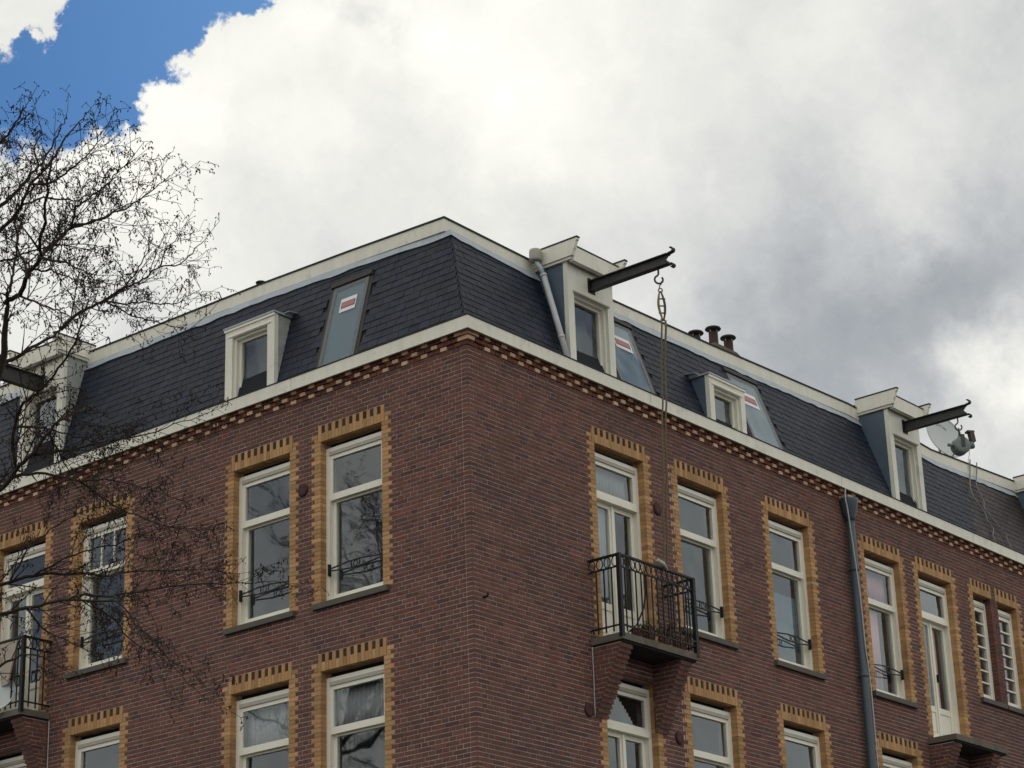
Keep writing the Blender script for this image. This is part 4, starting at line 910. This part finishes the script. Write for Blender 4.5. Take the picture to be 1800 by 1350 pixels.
# dishes
def dish(name, loc, nrm, rad, label, rim=.97):
    n = Vector(nrm).normalized(); o = empty(name, loc, label, 'satellite dish'); c = Vector(loc)
    m = MB(); pr = [(.0, .004)]+[(.11*rad*(i/8)**2, rad*i/8) for i in range(1, 9)]+[(.11*rad+.012, rad*1.01)]+[(.11*rad*(i/8)**2-.008, rad*i/8) for i in range(8, 0, -1)]
    m.lathe(c, n, pr, 36); m.build('reflector', m_dish, o)
    return o, n, c
o, n, c = dish('satellite_dish', (14.93, 1.6, 15.38), (-.28, -.95, .28), .44, 'round pale grey satellite dish on the roof behind the farther hoist beam')
e = n.cross(Vector((0, 0, 1))).normalized(); u_ = e.cross(n).normalized()
pm = MB()
for i, (a, b, w, h) in enumerate(((-.10, .30, .07, .016), (-.02, .265, .07, .016), (.06, .23, .05, .02), (-.09, .25, .03, .012), (.10, .20, .04, .014))):
    pm.obox(c+n*(.11*.44*((a*a+b*b)/.44**2)+.006)-e*a+u_*b, e*w/2+u_*w*.12, u_*h, n*.002)
pm.build('print', m_print, o)
m = MB(); m.tube([c-n*.02, c-n*.14, c-n*.16+Vector((0, 0, -.9)), c-n*.16+Vector((0, 0, -1.1))], .025, 8); m.build('mast', m_pipe, o)
m = MB(); m.tube([c-u_*.42+n*.05, c-u_*.30+n*.34], .012, 6); m.lathe(c-u_*.30+n*.34, n, [(0, .03), (.08, .03), (.08, 0)], 10); m.build('feed_arm', m_winch, o)
o, n, c = dish('satellite_dish', (-.60, 8.12, 9.33), (-.75, -.62, .22), .30, 'half seen pale dish on the outside of the far left balcony')
m = MB(); m.tube([c-n*.01, c-n*.10, Vector((-.47, 8.2, 9.3))], .016, 7); m.build('bracket', m_iron, o)
m = MB(); p = [Vector((-.53, 7.76, 10.0)), Vector((-.53, 7.92, 9.42)), Vector((-.53, 9.0, 9.25)), Vector((-.53, 8.9, 10.02))]; m.prism(p, (.022, 0, 0))
tag(m.build('leaning_board', m_board), 'pale board fixed against the railing of the far left balcony', 'board')

# cables
def cable(pts, r, mat, label, name='cable'):
    P_ = [Vector(p) for p in pts]; out = []
    for i in range(len(P_)-1):
        p0, p1, p2, p3 = P_[max(i-1, 0)], P_[i], P_[i+1], P_[min(i+2, len(P_)-1)]
        for k in range(5):
            t = k/5; out.append(.5*((2*p1)+(p2-p0)*t+(2*p0-5*p1+4*p2-p3)*t*t+(3*p1-p0-3*p2+p3)*t*t*t))
    out.append(P_[-1]); m = MB(); m.tube(out, r, 5); return tag(m.build(name, mat), label, 'cable')
cable([(13.851, .58, 14.45), (13.851, .60, 14.273), (13.496, .45, 13.799), (13.483, .37, 13.575), (13.618, .307, 13.391), (13.589, .247, 13.22), (13.659, .196, 13.075), (13.484, .125, 12.87), (13.48, .03, 12.66)], .011, m_gcable, 'left of two loose grey cables hanging down the slates near the satellite dish')
cable([(14.081, .58, 14.45), (14.081, .60, 14.268), (13.829, .50, 13.942), (13.83, .403, 13.665), (13.701, .333, 13.467), (13.862, .263, 13.266), (14.085, .195, 13.07), (14.04, .153, 12.951), (14.04, .05, 12.66)], .010, m_gcable, 'right of two loose grey cables, swinging out towards the end of the roof')
cable([(8.407, -.15, 12.43), (8.367, -.16, 12.263), (8.405, -.165, 12.006), (8.524, -.165, 10.887), (8.555, -.165, 10.019), (8.62, -.155, 9.522), (8.625, -.155, 8.319), (8.63, -.155, 6.3)], .011, m_cable, 'thin pale cable running down the front of the blue grey drainpipe')
cable([(2.232, -.012, 8.90), (2.232, -.014, 8.5), (2.228, -.012, 8.02)], .008, m_cable, 'short thin pale cable on the brickwork beside the left corbel of the railed balcony')
cable([(-.012, 7.644, 8.93), (-.014, 7.638, 8.5), (-.012, 7.631, 7.9)], .008, m_cable, 'short thin pale cable below the far left balcony slab')

# clutter on the balcony
m = MB(); m.tube([(2.45, -.42, 9.05), (2.62, -.43, 9.18), (2.78, -.43, 9.42), (2.85, -.42, 9.62), (2.87, -.40, 9.90)], .011, 6); tag(m.build('bent_hose', m_iron), 'thin dark bent hose leaning inside the railed balcony', 'hose')
def plant(loc, h, n, label):
    o = empty('potted_plant', loc, label, 'plant', 'withered plants on the balcony'); c = Vector(loc)
    m = MB(); m.lathe(c, (0, 0, 1), [(0, .06), (.12, .085), (.14, .09), (.14, .07), (.12, .06)], 12); m.build('pot', m_pot, o)
    m = MB(); lf = MB()
    for i in range(n):
        th = R.uniform(0, 6.28); l = h*R.uniform(.5, 1); p = [c+Vector((0, 0, .12))]
        for k in range(1, 6): p.append(p[-1]+Vector((math.cos(th)*.035+R.uniform(-.02, .02), math.sin(th)*.03+R.uniform(-.02, .02), l/5*(1-.1*k))))
        m.tube(p, [.004]*5+[.0015], 4)
        for k in range(7):
            q = p[R.randint(1, 5)]+Vector((R.uniform(-.05, .05), R.uniform(-.05, .05), R.uniform(-.05, .05))); a = Vector((R.uniform(-1, 1), R.uniform(-1, 1), R.uniform(-1, 1))).normalized(); b = a.orthogonal().normalized()
            lf.add([q-a*.03, q+b*.014, q+a*.03, q-b*.014+a.cross(b)*.008], [(0, 1, 2, 3)])
    m.build('stems', m_dead, o); lf.build('leaves', m_dead, o, kind='stuff', fix=False)
plant((3.0, -.33, 9.005), .22, 14, 'low withered pot plant in the middle of the railed balcony')
plant((3.32, -.34, 9.005), .30, 18, 'bushier withered pot plant near the right post of the railed balcony')
plant((3.62, -.36, 9.005), .20, 14, 'small withered pot plant in the right corner of the railed balcony')
plant((2.72, -.36, 9.005), .13, 8, 'very low withered pot plant by the white balcony door')

# ------------------------------------------------------------------ bare alders by the kerb
tr = empty('alder_tree', (LIMBS[0][3][0][0], LIMBS[0][3][0][1], 0), 'bare alder with dark cones and twigs in front of the left facade', 'tree', 'bare street alders')
def smooth(pts, k=4):
    P_ = [Vector(p) for p in pts]; out = []
    for i in range(len(P_)-1):
        p0, p1, p2, p3 = P_[max(i-1, 0)], P_[i], P_[i+1], P_[min(i+2, len(P_)-1)]
        for q in range(k):
            t = q/k; out.append(.5*((2*p1)+(p2-p0)*t+(2*p0-5*p1+4*p2-p3)*t*t+(3*p1-p0-3*p2+p3)*t*t*t))
    out.append(P_[-1]); return out
RT = random.Random(23)
tw, cones = MB(), MB()
def jit(a): return Vector((RT.gauss(0, a), RT.gauss(0, a), RT.gauss(0, a)))
def cone_at(p, s):
    a = (Vector((0, 0, -1))+jit(.5)).normalized(); b = a.orthogonal().normalized(); c = a.cross(b); r = s*.5
    ring_ = [p+a*s*.9+(b*math.cos(k*PI*.5)+c*math.sin(k*PI*.5))*r for k in range(4)]
    cones.add([p]+ring_+[p+a*s*1.9], [(0, 1, 2), (0, 2, 3), (0, 3, 4), (0, 4, 1), (5, 2, 1), (5, 3, 2), (5, 4, 3), (5, 1, 4)])
def catkin(p, s):
    q = p+Vector((0, 0, -s))+jit(s*.35); tw.tube([p, (p+q)/2+jit(.003), q], [.003, .0038, .002], 3, False)
def tuft(p, d):
    for i in range(RT.randint(1, 2)):
        q = p+jit(.02)+Vector((0, 0, -.006)); tw.tube([p, q], [.0016, .0012], 3, False); cone_at(q, RT.uniform(.006, .0098))
    if RT.random() < .22: catkin(p, RT.uniform(.015, .032))
def twig(p, d, ln, r, lev):
    n = max(3, int(ln/.06)); pts = [Vector(p)]; d = Vector(d).normalized()
    for i in range(n):
        d = (d+jit(.065)+Vector((0, 0, .025))).normalized(); pts.append(pts[-1]+d*(ln/n))
    tw.tube(pts, [r+(max(.0012, r*.35)-r)*i/n for i in range(n+1)], 3 if lev else 4, False)
    for i in range(1, n+1):
        dd = (pts[i]-pts[i-1]).normalized()
        if lev < 2 and RT.random() < (.66 if lev == 0 else .42) and ln > .10:
            s = dd.orthogonal().normalized(); th = RT.uniform(0, 6.28); s = (s*math.cos(th)+dd.cross(s)*math.sin(th))
            twig(pts[i], dd*.75+s*.75, ln*RT.uniform(.3, .6)*(1-.4*i/n), max(.0014, r*.6), lev+1)
        if RT.random() < (.13 if lev == 0 else .25): tuft(pts[i], dd)
    tuft(pts[-1], d)
for i, (par, r0, r1, pts) in enumerate(LIMBS):
    sp = smooth(pts, 4); n = len(sp); m = MB()
    ang = Vector((0, 0, 0))
    sp = [p+jit(.004 if i else .01) for p in sp]
    r0, r1 = (r0, r1) if i == 0 else (r0*.8, r1*.55)
    rad = [r0+(r1-r0)*(k/(n-1))**.8 for k in range(n)]
    m.tube(sp, rad, 10 if i == 0 else 6); m.build('trunk' if i == 0 else 'limb', m_bark if r0 > .02 else m_limb, tr)
    if i == 0:
        tops = sp
        for k in range(14):                                          # limbs of the far side of the crown
            a = sp[int(n*.45)+k*n//30]; th = PI*.85+RT.uniform(-1.2, 1.2); dv = Vector((math.cos(th)*.7-.5, math.sin(th)*.7+.1, .5))
            q = [a]; 
            for z in range(8): dv = (dv+jit(.12)+Vector((0, 0, .05))).normalized(); q.append(q[-1]+dv*RT.uniform(.25, .4))
            mm = MB(); mm.tube(q, [.03-.003*z for z in range(9)], 5); mm.build('limb', m_limb, tr)
            for z in range(2, 9):
                for _ in range(3): twig(q[z], dv+jit(.6), RT.uniform(.3, .7), .005, 0)
        continue
    L_ = 0; start = .30 if r0 > .015 else .08
    tot = sum((sp[k+1]-sp[k]).length for k in range(n-1)); acc = 0; nxt = tot*start
    low = min(q[2] for q in pts) < 7.2 and max(q[2] for q in pts[1:]) < 7.75
    while_step = (.046 if low else .085) if r0 < .014 else (.07 if low else .125)
    for k in range(n-1):
        seg = (sp[k+1]-sp[k]); acc += seg.length
        while acc > nxt:
            nxt += while_step*RT.uniform(.6, 1.4)
            f = acc/tot; dd = seg.normalized(); s = dd.orthogonal().normalized(); th = RT.uniform(0, 6.28); s = s*math.cos(th)+dd.cross(s)*math.sin(th)
            p = sp[k]+seg*RT.random()
            if low and RT.random() < .6: tuft(p+jit(.03), dd)
            if RT.random() < .80: twig(p, dd*.8+s*.7+Vector((0, 0, .10)), RT.uniform(.12, .46)*(1.1-.55*f), max(.0022, min(.0055, rad[k]*.5)), 0)
            else: tuft(p, dd)
    twig(sp[-1], sp[-1]-sp[-2], .16, r1*.8, 0)
tw.build('twigs', m_limb, tr, kind='stuff', fix=False); cones.build('cones', m_cone, tr, kind='stuff', fix=False)
# a second alder farther along the kerb, which the window panes mirror
def copy_tree(o, parent=None):
    c = o.copy(); col.objects.link(c); inv = o.matrix_parent_inverse.copy(); c.parent = parent; c.matrix_parent_inverse = inv
    for q in list(o.children): copy_tree(q, c)
    return c
t2 = copy_tree(tr); t2.location = (-8.4, 13.4, 0); t2.scale = (1.9,)*3; t2['label'] = 'taller bare alder up the street, mirrored in the upper window nearest the corner'
